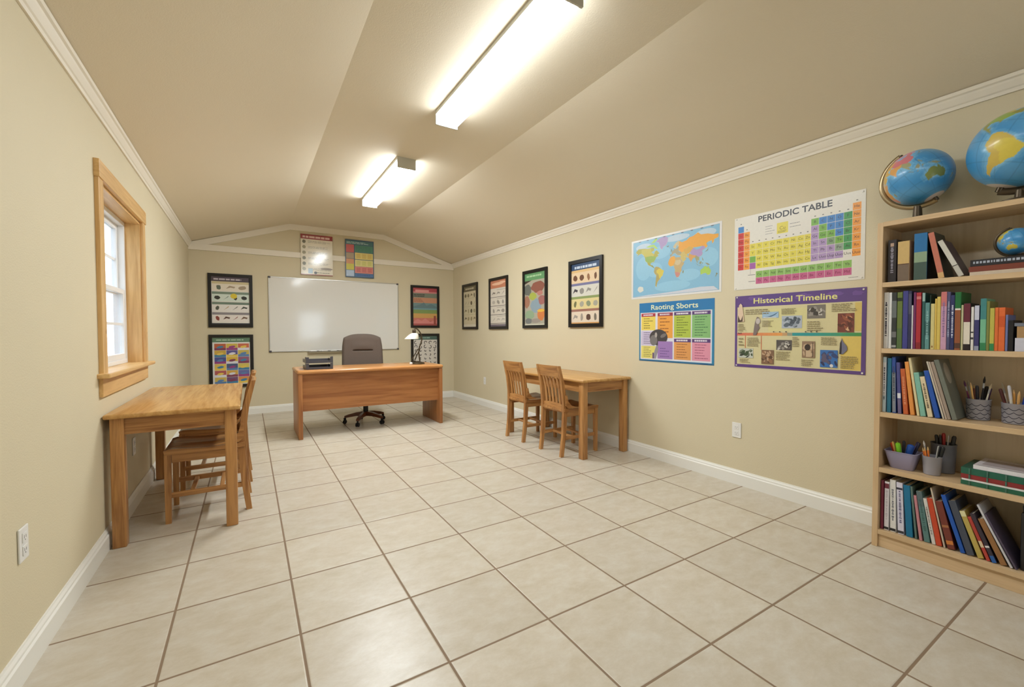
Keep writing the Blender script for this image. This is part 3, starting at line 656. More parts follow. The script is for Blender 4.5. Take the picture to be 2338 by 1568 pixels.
def p_f4(s):
    s.rect(0, .89, 1, 1, c(38,70,110)); s.lines(.12, .91, .88, .955, 1, c(200,214,232), .9, .05)
    B2 = [(.87, c(226,190,130), c(232,206,170)), (.65, c(120,120,160), c(216,214,204)), (.43, c(140,156,96), c(224,208,150)), (.22, c(160,110,96), c(226,210,190))]
    P2 = [[c(150,104,70),c(170,140,110),c(110,70,46)],[c(110,100,96),c(150,146,140),c(60,56,66)],[c(110,110,70),c(170,166,150),c(140,150,120)],[c(120,112,100),c(160,150,140),c(90,60,50)]]
    for i, (v, hc, bc) in enumerate(B2):
        v0 = [.66,.44,.23,.0][i]; s.rect(0, v0, 1, v+.02, bc); s.rect(0, v-.02, 1, v+.02, hc); shapes(s, .03, v0+.015, .97, v-.03, 4, P2[i], 60+i)
    s.rect(0, 0, 1, .02, c(220,160,90))
framed('B', -.43, .78, 2.87, 4.59, 'framed_poster', 'black framed specimen chart with a yellow disc, left of the whiteboard', p_bl1, c(228,224,216))
framed('B', -.435, .775, .93, 2.64, 'framed_poster', 'black framed chart of bright orange, yellow and purple squares, above the left table', p_bl2, c(226,224,220))
framed('B', 6.13, 7.325, 2.885, 4.575, 'framed_poster', 'black framed poster with red title and rainbow bands, right of the whiteboard', p_br1, c(190,120,110))
framed('B', 6.13, 7.32, .94, 2.65, 'framed_poster', 'black framed white chart of dark squiggles, behind the desk lamp', p_br2, c(216,210,202))
framed('R', 8.42, 7.11, 2.815, 4.575, 'framed_poster', 'narrow looking black framed poster nearest the back corner, olive title on cream', p_f1, c(206,196,164))
framed('R', 6.2, 4.925, 2.805, 4.58, 'framed_poster', 'black framed poster with salmon title and four pale panels', p_f2, c(206,196,184))
framed('R', 4.0, 2.74, 2.815, 4.57, 'framed_poster', 'black framed poster with a green title over a mixed collage', p_f3, c(170,164,146))
framed('R', 1.755, .485, 2.82, 4.56, 'framed_poster', 'largest looking black framed poster with a blue title, left of the world map', p_f4, c(222,206,176))

def gable_posters():
    W, H = 1.03*U, 1.41*U
    s = Sheet(W, H, c(226,216,190)); s.rect(0, .885, 1, 1, c(150,40,34)); s.lines(.06, .91, .94, .965, 1, c(226,190,180), .9, .05); s.rect(0, 0, 1, .02, c(140,44,36))
    for i in range(6):
        v = .82-i*.135; s.blob(.1, v, .06, .045, random.choice([c(110,104,70),c(150,140,100),c(170,110,80)]), 0, 14, .15); s.lines(.22, v-.03, .95, v+.03, 3, c(150,140,120), .4, .35)
    s.blob(.8, .17, .2, .03, c(140,120,96)); s.rect(.22, .04, .36, .16, c(150,180,196)); s.blob(.45, .06, .05, .035, c(50,46,44)); s.lines(.5,.05,.95,.08,1,c(80,76,60))
    o = hang(s.build('wall_chart', 'gloss'), 'B', 2.23*U, 4.72*U, .0235); tag(o, 'cream wall chart with a red title band, above the whiteboard', 'poster')
    W, H = 1.02*U, 1.38*U
    s = Sheet(W, H, c(62,90,116))
    s.rect(.03, .87, .97, .97, c(70,116,120)); s.lines(.05, .89, .95, .95, 2, c(170,196,196), .6, .3)
    s.rect(.33, .68, .97, .86, c(76,140,116)); s.lines(.36, .7, .95, .84, 4, c(60,110,96), .4, .1)
    s.rect(.03, .66, .3, .87, c(206,96,92)); s.rect(.03, .5, .3, .65, c(170,150,120)); s.rect(.03, .36, .3, .49, c(212,150,100)); s.rect(.03, .2, .3, .36, c(206,196,70)); s.rect(.03, .03, .3, .19, c(176,196,220))
    for v, col, ink in ((.49, c(224,206,120), c(206,170,80)), (.3, c(222,212,140), c(196,196,100)), (.12, c(214,130,120), c(180,80,80))):
        s.rect(.33, v, .97, v+.175, col); 
        for j in range(3): s.lines(.38+j*.2, v+.03, .53+j*.2, v+.15, 4, ink, .6, .1)
    s.rect(.33, .03, .97, .11, c(70,110,160)); s.lines(.38,.05,.9,.09,1,c(50,76,130))
    o = hang(s.build('wall_chart', 'gloss'), 'B', 3.69*U, 4.73*U, .0235); tag(o, 'blue edged wall chart with yellow and pink blocks, above the whiteboard', 'poster')
gable_posters()

# ------------------------------------------------------------------ whiteboard
WB = thing('whiteboard', 'large blank whiteboard on the gable wall behind the desk', 'whiteboard', (1.23*U, YB, 2.04*U))
W, H = 4.405*U, 2.555*U
MB().box(.012, W-.012, -.014, -.001, .012, H-.012).build('board', 'board', WB)
b = MB()
for q in ((0, .014, 0, H), (W-.014, W, 0, H)): b.box(q[0], q[1], -.02, 0, q[2], q[3], .002)
for q in ((0, .014), (H-.014, H)): b.box(.014, W-.014, -.02, 0, q[0], q[1], .002)
b.build('frame', 'alu', WB)
for x, z in ((0, 0), (W-.03, 0), (0, H-.022), (W-.03, H-.022)): MB().box(x-.003, x+.033, -.023, -.0005, z-.003, z+.025, .005).build('corner_cap', 'tray', WB)
b = MB(); b.box(1.19*U, 2.75*U, -.075, -.02, -.014, -.008, .001); b.box(1.19*U, 2.75*U, -.075, -.071, -.008, .004, .001); b.box(1.19*U, 1.22*U, -.071, -.02, -.008, .004); b.build('marker_tray', 'traymetal', WB)
for x, col, lab in ((2.62, c(30,30,34), 'black marker on the whiteboard tray, nearest its left end'), (2.98, c(50,50,60), 'dark grey marker lying mid way along the whiteboard tray'), (3.28, c(40,34,40), 'dark marker on the whiteboard tray, beside the office chair')):
    b = MB(); b.mx = Matrix.Translation((0, 0, 0)); b.tube([(-.06, 0, 0), (.03, 0, 0)], .008, 12, c(226,226,222)); b.tube([(.03, 0, 0), (.065, 0, 0)], .0088, 12, col); b.tube([(-.066, 0, 0), (-.06, 0, 0)], .0085, 12, col)
    tag(b.build('marker', 'mixed', None, True, (x*U, YB-.05, 2.04*U-.008+.0088)), lab, 'marker')

# ------------------------------------------------------------------ outlets
def outlet(side, u, z, label):
    t = bpy.data.objects.new('wall_outlet', None); COL.objects.link(t); tag(t, label, 'outlet'); hang(t, side, u*U-.037 if side != 'R' else u*U+.037, z*U-.06, .0005)
    MB().box(0, .074, 0, .12, 0, .006, .003).build('cover_plate', 'white', t)
    for v in (.037, .083):
        o = MB().box(.02, .054, v-.017, v+.017, .006, .0085, .0012).build('socket', 'white', t)
        b = MB(); b.box(.029, .031, v-.003, v+.008, .0085, .0089); b.box(.043, .045, v-.003, v+.007, .0085, .0089); b.box(.035, .039, v-.011, v-.007, .0085, .0089); b.build('slot', 'tray', o)
outlet('L', -2.315, 1.03, 'white outlet low on the window wall, nearest the camera')
outlet('L', 1.52, .935, 'white outlet plate on the window wall, in the shade under the table')
outlet('R', -2.865, .955, 'white outlet on the wall below the sports chart and timeline')
outlet('R', 6.6, .93, 'small looking white outlet on the right wall near the back corner')

# ------------------------------------------------------------------ tables
def make_table(name, label, loc, rz):
    L, D, Hh = 1.44, .638, .76; t = thing(name, label, 'table', loc, rz, 'oak student tables')
    b = MB(); b.box(-D/2, D/2, -L/2, L/2, Hh-.027, Hh, .009, seg=3); b.build('tabletop', 'top_y', t, True)
    lx, ly = D/2-.053, .662; k = .031
    for sx in (-1, 1):
        for sy in (-1, 1): MB().box(sx*lx-k, sx*lx+k, sy*ly-k, sy*ly+k, 0, Hh-.027, .005).build('leg', 'oak_z', t, True)
    for sx in (-1, 1): MB().box(sx*(lx+.008)-.01, sx*(lx+.008)+.01, -ly+k, ly-k, Hh-.122, Hh-.0271).build('apron', 'oak_y', t)
    for sy in (-1, 1): MB().box(-lx+k, lx-k, sy*(ly+.008)-.01, sy*(ly+.008)+.01, Hh-.122, Hh-.0271).build('apron', 'oak_x', t)
    return t
tL = make_table('student_table', 'oak table under the pine window, against the left wall', (-.178*U, 1.43*U, 0), 0)
tR = dup(tL, (7.24*U, 1.17*U, 0), 0, 'oak table standing against the chart wall on the right')

# ------------------------------------------------------------------ chairs
def make_chair(label, loc, rz):
    t = thing('wooden_chair', label, 'chair', loc, rz, 'oak slat back chairs'); hw = .172
    n = 16; V = []
    b = MB(); top = []
    x0, x1, y0 = -.205, .23, .2
    def zt(x, y):
        r = (x+.04)/.2; q = abs(abs(y)-.085)/.085
        return .47-.013*max(0, 1-r*r)*(1-.45*max(0, 1-(y/.05)**2)) + .006*max(0, (abs(y)-.15)/.05)
    G = [[b.v((x0+(x1-x0)*i/n, -y0+2*y0*j/n, zt(x0+(x1-x0)*i/n, -y0+2*y0*j/n)-(.008 if i == n else 0))) for j in range(n+1)] for i in range(n+1)]
    Bt = [[b.v((x0+(x1-x0)*i/n-(.006 if i == n else 0), -y0+2*y0*j/n, .44)) for j in range(n+1)] for i in range(n+1)]
    for i in range(n):
        for j in range(n):
            b.bm.faces.new((G[i][j], G[i+1][j], G[i+1][j+1], G[i][j+1])); b.bm.faces.new((Bt[i][j], Bt[i][j+1], Bt[i+1][j+1], Bt[i+1][j]))
    for i in range(n):
        for j in (0, n): b.bm.faces.new((G[i][j], G[i+1][j], Bt[i+1][j], Bt[i][j])); b.bm.faces.new((G[j][i], G[j][i+1], Bt[j][i+1], Bt[j][i]))
    b._done(None); b.build('seat', 'oak_x', t, True)
    for s in (-1, 1):
        MB().sq([(-.225, s*hw, 0, .017, .015), (-.2, s*hw, .2, .019, .0155), (-.187, s*hw, .42, .021, .016), (-.19, s*hw, .52, .021, .016), (-.215, s*hw, .7, .018, .015), (-.262, s*hw, .885, .013, .015)]).build('rear_leg', 'oak_z', t)
        MB().sq([(.212, s*(hw+.003), 0, .015, .015), (.21, s*hw, .44, .019, .018)]).build('front_leg', 'oak_z', t)
        MB().box(-.166, .19, s*hw-.009, s*hw+.009, .385, .4399).build('seat_rail', 'oak_x', t)
        MB().loft([[(-.186, s*hw-.008, .16), (-.186, s*hw+.008, .16), (-.186, s*hw+.008, .192), (-.186, s*hw-.008, .192)], [(.195, s*hw-.008, .16), (.195, s*hw+.008, .16), (.195, s*hw+.008, .192), (.195, s*hw-.008, .192)]]).build('side_stretcher', 'oak_x', t)
        pr = [(-.2, .6), (-.185, .6), (-.17, .54), (-.13, .497), (-.07, .4795), (-.03, .476), (-.03, .4745), (-.17, .4745), (-.2, .5)]
        MB().prism(pr, 1, s*.1985-.013, s*.1985+.001).build('bracket', 'oak_x', t)
    for x in (-.07, .09): MB().box(x-.013, x+.013, -hw+.008, hw-.008, .166, .186, .003).build('cross_stretcher', 'oak_y', t)
    MB().box(.2, .218, -hw+.018, hw-.018, .385, .4399).build('seat_rail', 'oak_y', t)
    def bow(y, d): return -d*(1-(y/hw)**2)
    def curved(z0, z1, xa, xb, th, d, nm, arch=0):
        secs = []
        for i in range(13):
            y = -hw+.0155+(2*hw-.031)*i/12; q = bow(y, d); zz = z1+arch*(1-(y/hw)**2)
            secs.append([(xa-th+q, y, z0), (xa+th+q, y, z0), (xb+th+q, y, zz), (xb-th+q, y, zz)])
        MB().loft(secs).build(nm, 'oak_y', t)
    curved(.772, .885, -.232, -.262, .0085, .012, 'top_rail'); curved(.425, .5, -.188, -.19, .008, .0, 'lower_rail', .012)
    for i in range(5):
        y = -.11+.055*i; q = bow(y, .012)
        MB().sq([(-.19, y, .5, .005, .0135), (-.194+q*.4, y, .58, .005, .0135), (-.207+q*.8, y, .68, .005, .0135), (-.232+q, y, .775, .005, .0135)]).build('slat', 'oak_z', t)
    return t
ch = make_chair('oak slat back chair at the right table, nearer the camera', (3.083, .44*U, 0), 0)
dup(ch, (3.075, 1.915*U, 0), 0, 'oak slat back chair at the right table, farther toward the desk')
dup(ch, (.052, .85*U, 0), pi, 'oak chair tucked under the window table, nearer the camera')
dup(ch, (.06, 2.24*U, 0), pi, 'oak chair tucked under the window table, mostly hidden behind the nearer chair')

# ------------------------------------------------------------------ teacher desk
DX0, DX1, DY0, DY1, DZ = 1.68*U, 5.53*U, 4.68*U, 6.15*U, 1.745*U
dk = thing('office_desk', 'wide wooden teacher desk in front of the whiteboard', 'desk', ((DX0+DX1)/2, (DY0+DY1)/2, 0))
w, d = (DX1-DX0)/2, (DY1-DY0)/2
MB().box(-w-.008, w+.008, -d-.012, d+.008, DZ-.045, DZ, .02, seg=4).build('desktop', 'desktop', dk, True)
for s in (-1, 1): MB().box(s*(w-.0225)-.0225, s*(w-.0225)+.0225, -d, d, 0, DZ-.045, .006).build('side_panel', 'desk_z', dk, True)
MB().box(-w+.045, w-.045, -d+.055, -d+.08, .69*U, DZ-.045).build('front_panel', 'desk_x', dk)

# letter tray
tr = thing('letter_tray', 'dark two tier letter tray on the left end of the desk', 'letter tray', (2.2*U, 5.2*U, DZ))
def tier(z, nm):
    W2, D2 = .145, .17; b = MB()
    b.box(-W2, W2, -D2, D2, z, z+.004); b.box(-W2, W2, D2-.004, D2, z+.004, z+.034, .001); b.box(-W2+.03, W2-.03, -D2, -D2+.004, z+.004, z+.026, .001)
    for s in (-1, 1):
        b.prism([(-D2, z+.0041), (D2-.0041, z+.0041), (D2-.0041, z+.04), (-D2+.12, z+.04), (-D2+.085, z+.072), (-D2, z+.072)], 0, s*W2-(.004 if s > 0 else 0), s*W2+(.004 if s < 0 else 0))
        b.box(s*W2-(.032 if s > 0 else 0.0), s*W2+(.032 if s < 0 else 0.0), -D2-.0005, -D2+.0035, z+.0041, z+.07, .001)
    return b.build(nm, 'tray', tr)
tier(.002, 'lower_tray'); tier(.0745, 'upper_tray')
# desk lamp
lp = thing('desk_lamp', 'bronze desk lamp with a white glass shade on the right end of the desk', 'lamp', (4.98*U, 5.3*U, DZ))
MB().lathe([(.095, 0), (.098, .008), (.084, .02), (.045, .03), (.014, .04)], 28).build('base', 'darkmetal', lp, True)
def arc(pts, n=8):
    P = [Vector(p) for p in pts]; out = []
    for i in range(len(P)-1):
        a, b2, c2, d2 = P[max(i-1, 0)], P[i], P[i+1], P[min(i+2, len(P)-1)]
        for k in range(n):
            t = k/n; out.append(.5*((2*b2)+(c2-a)*t+(2*a-5*b2+4*c2-d2)*t*t+(3*b2-a-3*c2+d2)*t**3))
    out.append(P[-1]); return out
k = lambda x, z, y=0: ((x-4.98)*U, y, (z-1.745)*U)
MB().tube(arc([k(5.06, 1.78), k(5.03, 2.0), k(5.03, 2.2), k(5.10, 2.4), k(5.12, 2.55), k(5.05, 2.72), k(4.95, 2.81), k(4.88, 2.79)]), .0085, 10).build('neck', 'darkmetal', lp, True)
b = MB()
for o in (-.05, .05): b.tube([k(4.84+o, 1.86), k(5.03+o*.6, 2.2)], .0075, 8)
b.tube([k(4.78, 1.83), k(4.92, 1.83)], .008, 8); b.build('lower_arm', 'darkmetal', lp, True)
MB().tube(arc([k(5.1, 2.5), k(5.02, 2.62), k(4.9, 2.68)]), .0065, 8).build('upper_arm', 'darkmetal', lp, True)
cx, cz = k(4.88, 2.72)[0], k(4.88, 2.72)[2]
b = MB(); b.lathe([(.02, cz-.026), (.024, cz-.012), (.024, cz+.012), (.016, cz+.03), (.006, cz+.036)], 20, (cx, 0)); b.mx = None
hd = b.build('lamp_head', 'darkmetal', lp, True)
sx = k(4.80, 2.5)[0]; sz = k(4.8, 2.5)[2]
pr = [(.094, 0), (.088, .016), (.074, .042), (.055, .066), (.03, .08)]
b = MB(); P3 = []
secs = []
for r, z in pr + [(q-.003, zz-.001) for q, zz in pr[::-1]]:
    o = (cx+.005-sx)*(z/.08); secs.append([(sx+o+r*math.cos(2*pi*i/32), r*math.sin(2*pi*i/32), sz+z) for i in range(32)])
b.loft(secs, closed=True); b.build('lamp_shade', 'shade', lp, True)
b = MB(); b.lathe([(.004, sz+.012), (.017, sz+.02), (.021, sz+.035), (.016, sz+.05), (.009, sz+.062)], 16, (sx+.02, 0)); b.build('bulb', 'bulb', lp, True)
MB().lathe([(.006, .0), (.02, .004), (.022, .016), (.012, .028)], 16, (-.1, -.03)).build('adjusting_knob', 'white', lp, True)
# office chair
oc = thing('office_chair', 'grey brown upholstered office chair behind the desk', 'office chair', (3.6*U, 5.98*U, 0), -.12)
MB().lathe([(.028, .1), (.032, .11), (.032, .26), (.022, .262), (.022, .4)], 16).build('column', 'rubber', oc, True)
for i in range(5):
    a = math.radians(-98+72*i) - .35
    o = bpy.data.objects.new('base_arm', None)
    b = MB(); secs = []
    for r, z, hh, ww in ((.02, .125, .028, .024), (.12, .122, .024, .024), (.22, .103, .018, .022), (.27, .09, .013, .02)):
        secs.append([(r, -ww, z-hh), (r, ww, z-hh), (r, ww*.8, z+hh), (r, -ww*.8, z+hh)])
    b.loft(secs); o = b.build('base_arm', 'armwood', oc, True); o.rotation_euler = (0, 0, a)
    w_ = MB(); w_.tube([(.265, -.02, .026), (.265, -.006, .026)], .026, 16); w_.tube([(.265, .006, .026), (.265, .02, .026)], .026, 16); w_.box(.25, .28, -.006, .006, .02, .078); w_.build('caster', 'rubber', o, True)
MB().box(-.1, .1, -.1, .14, .385, .41, .01).build('mechanism', 'rubber', oc, True)
b = MB(); b.box(-.26, .26, -.24, .25, .41, .5, .04, seg=4); b.build('seat', 'fabric', oc, True)
def backrest():
    b = MB(); nx, nz = 44, 84; yb = .27
    def half(z): return .268-.03*((z-.95)/.3)**2*(1 if z > .95 else 0)+.012*(1-(z-.5)/.7)
    def pt(i, j, f):
        u = -1+2*i/nx; q = j/nz; z = .5+.695*q
        su = math.copysign(abs(u)**.9, u); hx = half(z); x = su*hx
        zz = z-.055*max(0, (abs(u)-.0))**2.6*q**3 + .0
        edge = min(1, (1-abs(u))/.16, (1-q)/.1, (q+.02)/.1); rd = math.sqrt(max(0, 1-(1-max(0, edge))**2))
        y = yb+.09*q
        if f:
            gr = math.exp(-((z-.965)/.009)**2)*max(0, min(1, (.46-abs(u))/.06)); lum = .016*math.exp(-((z-1.03)/.06)**2)*max(0, 1-(u/.6)**2)
            y -= .052*rd+lum-.03*gr
        else: y += .03*rd
        return (x, y, zz)
    Fg = [[b.v(pt(i, j, 1)) for j in range(nz+1)] for i in range(nx+1)]; Bg = [[b.v(pt(i, j, 0)) for j in range(nz+1)] for i in range(nx+1)]
    for i in range(nx):
        for j in range(nz):
            b.bm.faces.new((Fg[i][j], Fg[i+1][j], Fg[i+1][j+1], Fg[i][j+1])); b.bm.faces.new((Bg[i][j], Bg[i][j+1], Bg[i+1][j+1], Bg[i+1][j]))
    for j in range(nz):
        for i in (0, nx): b.bm.faces.new((Fg[i][j], Fg[i][j+1], Bg[i][j+1], Bg[i][j]))
    for i in range(nx):
        for j in (0, nz): b.bm.faces.new((Fg[i][j], Fg[i+1][j], Bg[i+1][j], Bg[i][j]))
    b._done(None); b.build('backrest', 'fabric', oc, True)
backrest()
MB().box(-.04, .04, .2, .3, .39, .41, .004).build('back_support', 'rubber', oc)

# ------------------------------------------------------------------ bookcase
SX0, SX1, SY1, SY0 = 7.30*U, XR-.025, -5.02*U, -7.0*U
LV = [.22*U, 1.0*U, 1.69*U, 2.48*U, 3.29*U, 4.03*U]; TH = .026
bc = thing('bookcase', 'tall birch bookcase against the right wall, full of books and globes', 'bookcase', ((SX0+SX1)/2, (SY0+SY1)/2, 0))
ox, oy = bc.location.x, bc.location.y
def bb(x0, x1, y0, y1, z0, z1, nm, mt, bev=.0015): return MB().box(x0-ox, x1-ox, y0-oy, y1-oy, z0, z1, bev).build(nm, mt, bc)
bb(SX0, SX1, SY1-TH, SY1, 0, LV[5]-.002, 'side_panel', 'birch_z'); bb(SX0, SX1, SY0, SY0+TH, 0, LV[5]-.002, 'side_panel', 'birch_z')
bb(SX0-.003, SX1, SY0+TH, SY1-TH, LV[5]-TH, LV[5], 'top_panel', 'birch_y')
for i, z in enumerate(LV[:5]): bb(SX0+.001, SX1-.008, SY0+TH, SY1-TH, z-TH, z, 'shelf', 'birch_y')
bb(SX1-.008, SX1, SY0+TH, SY1-TH, .01, LV[5]-TH, 'back_panel', 'birch_back', 0)
bb(SX0+.012, SX0+.03, SY0+TH, SY1-TH, 0, LV[0]-TH, 'plinth', 'birch_y')

# ------------------------------------------------------------------ books
WHT, CRM = c(228, 226, 226), c(226, 214, 178)
def book(z, y0, t, h, th, col, label, bands=(), ink=None, depth=.17, setb=0, side=None, group=None, name='book', mark=None):
    root = thing(name, label, 'book', (SX0+.027+setb, y0, z+.0004), 0, group); root.rotation_euler = (-th, 0, 0)
    if th: root.location.z += .0003
    b = MB(); k = min(.0022, t*.22); sd = side or col
    b.box(0, k*1.6, -t, 0, 0, h, min(.002, t*.2), col=col)
    b.box(k*1.6, depth, -k, 0, 0, h, col=sd); b.box(k*1.6, depth, -t, -t+k, 0, h, col=sd)
    for j, (a, e2, bcol) in enumerate(bands): b.poly([(-.0003-.0001*j, -t+.0006, a*h), (-.0003-.0001*j, -.0006, a*h), (-.0003-.0001*j, -.0006, e2*h), (-.0003-.0001*j, -t+.0006, e2*h)], col=bcol)
    if ink:
        rnd = random.Random(label); v = .22
        while v < .82:
            e2 = v+rnd.uniform(.012, .035); q = rnd.uniform(.1, .22)
            b.poly([(-.0009, -t*(.5+q), v*h), (-.0009, -t*(.5-q), v*h), (-.0009, -t*(.5-q), e2*h), (-.0009, -t*(.5+q), e2*h)], col=ink); v = e2+rnd.choice((.006, .007, .008, .022))
    if mark: b.poly([(-.0008, -t*.7, mark[0]*h), (-.0008, -t*.3, mark[0]*h), (-.0008, -t*.3, mark[1]*h), (-.0008, -t*.7, mark[1]*h)], col=mark[2])
    b.build('cover', 'cover', root)
    if t > .006: MB().box(k*1.7, depth-.005, -t+k*1.05, -k*1.05, .003, h-.004).build('pages', 'pages', root)
    return root
TOPS, SEC, THI, BOT = 'on the top shelf', 'on the second shelf', 'on the third shelf', 'on the bottom shelf'
zA, zB, zC, zE = LV[4], LV[3], LV[2], LV[0]
G1 = 'books on the top shelf'
book(zA,-2.2986,.0369,.2326,0,c(42,36,40),'black book with a pale emblem on its spine, first on the top shelf',ink=c(150,146,160),group=G1,mark=(.84,.92,c(190,160,140)),depth=.16)
book(zA,-2.3408,.0488,.2165,0,c(206,174,112),'tan book with a brown lower spine, second on the top shelf',[(0,.42,c(118,100,84)),(.42,.44,c(90,60,40))],group=G1,side=c(214,170,140),depth=.16)
book(zA,-2.4079,.0521,.2463,0,c(34,110,166),'thick blue book with sage and dark green lower spine on the top shelf',[(.38,.6,c(142,164,134)),(0,.38,c(66,88,80))],group=G1,side=c(30,34,40),depth=.17)
book(zA,-2.5048,.0231,.2424,.182,c(196,116,96),'leaning salmon spined book with a dark green cover on the top shelf',[(0,.12,c(214,176,120))],group=G1,side=c(54,62,56),depth=.17)
book(zA,-2.5782,.0204,.2054,.402,c(196,192,182),'steeply leaning pale grey book on the top shelf, beside the flat stack',[(.3,.95,c(206,202,192)),(.28,.3,c(60,56,56))],group=G1,side=c(84,74,84),depth=.15)
B2 = [(-2.2865,.0200,.3107,WHT,'white book with black lettering, first on the second shelf',(),c(60,60,80)),
(-2.3080,.0121,.3084,c(232,232,232),'thin plain white book, second on the second shelf',(),None),
(-2.3209,.0206,.3074,c(52,56,56),'charcoal book with grey picture spine on the second shelf',[(.55,.85,c(110,116,116)),(.2,.3,c(120,120,120)),(.02,.06,c(170,170,170))],None),
(-2.3432,.0221,.3073,c(104,122,60),'olive green book with dark top band on the second shelf',[(.84,.9,c(40,50,34)),(0,.36,c(86,110,66))],None),
(-2.3672,.0215,.3123,c(66,68,138),'indigo blue book on the second shelf',(),None),
(-2.3895,.0134,.3104,c(48,50,84),'narrow navy book with silver edge on the second shelf',[(.6,.95,c(78,80,104))],None),
(-2.404,.0055,.233,c(222,218,220),'very thin white booklet on the second shelf, beside the purple book',(),None),
(-2.4109,.0100,.3019,c(116,44,96),'thin purple book on the second shelf, left of the red one',(),None),
(-2.4219,.0193,.2993,c(176,46,56),'red book on the second shelf',[(.88,.93,c(206,120,120)),(.0,.12,c(140,40,46))],None),
(-2.445,.0119,.2958,c(44,92,90),'tall dark teal book on the second shelf',[(.85,1,c(150,180,176))],None),
(-2.4578,.0169,.2434,c(96,146,146),'short teal grey book on the second shelf',[(.3,.6,c(60,104,104))],c(150,190,190)),
(-2.4755,.003,.2818,c(30,58,50),'dark green folder standing between teal and cream books',(),None),
(-2.4792,.0147,.2371,c(214,200,136),'cream yellow book with a dot on the second shelf',(),None),
(-2.4948,.0067,.2624,c(222,188,90),'thin golden yellow book on the second shelf',(),None),
(-2.5023,.0138,.2717,c(216,190,96),'wider yellow book on the second shelf, left of the pink one',(),None),
(-2.5172,.0213,.2949,c(204,158,184),'pink and lilac book on the second shelf',[(.75,1,c(206,120,120))],c(150,116,160)),
(-2.5398,.012,.2931,c(82,82,120),'slate blue narrow book beside the pink book on the second shelf',(),c(170,176,200)),
(-2.5526,.0144,.2761,c(46,52,100),'navy book with white lettering on the second shelf',(),c(206,210,226)),
(-2.5681,.0217,.2892,c(30,110,58),'green topped book with brown lower spine on the second shelf',[(0,.69,c(150,86,56)),(.69,.72,c(226,220,210)),(.03,.12,c(90,60,50))],None),
(-2.5913,.0073,.2243,c(196,190,150),'thin sage cream book on the second shelf',(),None),
(-2.5995,.0235,.2317,c(36,26,32),'black and maroon book with a big cream spine label on the second shelf',[(.6,.99,c(106,40,58)),(.13,.6,c(226,216,200))],None),
(-2.6253,.0097,.2131,c(226,222,216),'thin white book with black dots on the second shelf',[(.25,.3,c(50,50,60)),(.4,.43,c(60,60,60))],None),
(-2.6368,.0164,.2187,c(58,58,112),'navy book with a white top label on the second shelf',[(.68,1,c(206,208,226)),(.0,.1,c(150,156,180))],None),
(-2.6564,.0199,.2514,c(120,186,150),'mint green book with a darker top on the second shelf',[(.6,1,c(66,134,136)),(0,.15,c(50,130,84))],None),
(-2.6773,.0099,.2378,c(128,132,70),'thin olive book on the second shelf, right of the mint one',(),None),
(-2.6881,.0149,.2038,c(196,186,84),'yellow green book with green foot on the second shelf',[(0,.17,c(50,140,84))],None),
(-2.7042,.0113,.206,c(222,112,56),'narrower orange book on the second shelf',(),None),
(-2.7164,.0203,.2054,c(228,110,56),'wider orange book on the second shelf',[(.55,.8,c(210,90,44))],None),
(-2.7383,.0077,.1702,c(110,120,170),'short blue and lilac book at the right end of the second shelf',(),None),
(-2.7475,.0155,.145,c(26,26,30),'short black book beside the flat stack on the second shelf',(),None)]
for i, (y0, t, h, col, lab, bands, ink) in enumerate(B2):
    book(zB, y0, t, h, 0, col, lab, bands, ink, depth=.15+.03*((i*7) % 4)/3, group='books on the second shelf', mark=(.04, .08, c(150,110,60)) if 'dot' in lab and 'cream' in lab else None)
CB = [(-2.2868,0.0147,0.3075,0,c(196,214,226),'pale blue and white notebook, first on the third shelf',[(.3,.9,c(226,226,232))],c(90,90,110)),
(-2.3067,0.0174,0.3013,0,c(40,112,140),'teal book, second on the third shelf',(),None),
(-2.3312,0.0155,0.3094,0.02,c(54,84,160),'blue book with a grey spine label on the third shelf',[(.02,.72,c(130,136,146))],c(70,74,90)),
(-2.355,0.0153,0.2793,0.041,c(76,78,136),'violet blue book on the third shelf with a white mark',[(.3,.4,c(220,220,226)),(0,.28,c(104,96,130))],None),
(-2.3783,0.0198,0.2462,0.069,c(196,96,52),'rust orange leaning book on the third shelf',(),c(222,150,110)),
(-2.4071,0.0167,0.2861,0.1,c(230,150,74),'light orange leaning book on the third shelf',(),None),
(-2.4339,0.0109,0.3104,0.131,c(222,206,160),'thin cream leaning book on the third shelf',(),None),
(-2.448,0.0208,0.2308,0.139,c(130,186,168),'mint leaning book on the third shelf',(),None),
(-2.4764,0.0196,0.2121,0.168,c(224,206,170),'cream leaning book with dark lettering on the third shelf',(),c(120,104,84)),
(-2.5041,0.0196,0.2461,0.198,c(36,84,172),'royal blue leaning book on the third shelf',(),None),
(-2.5329,0.0065,0.2984,0.228,c(206,196,180),'thin leaning cream pamphlet beside the royal blue book',(),None),
(-2.5424,0.0074,0.2966,0.234,c(184,166,150),'middle one of the thin beige pamphlets on the third shelf',(),None),
(-2.5513,0.0124,0.297,0.234,c(160,142,128),'taupe pamphlet leaning last before the grey binder',(),None),
(-2.568,0.0188,0.3086,0.241,c(112,116,106),'grey green binder with a pale oval on its cover on the third shelf',(),None)]
for y0, t, h, th, col, lab, bands, ink in CB:
    r = book(zC, y0, t, h, th, col, lab, bands, ink, depth=.16, group='books on the third shelf')
    if 'oval' in lab:
        b = MB(); b.loft([[(.07+.042*math.cos(2*pi*i/24), -t-.0006-.0002*q, .235+.055*math.sin(2*pi*i/24)) for i in range(24)] for q in (0, 1)], col=c(170,164,150)); b.build('oval_label', 'cover', r)
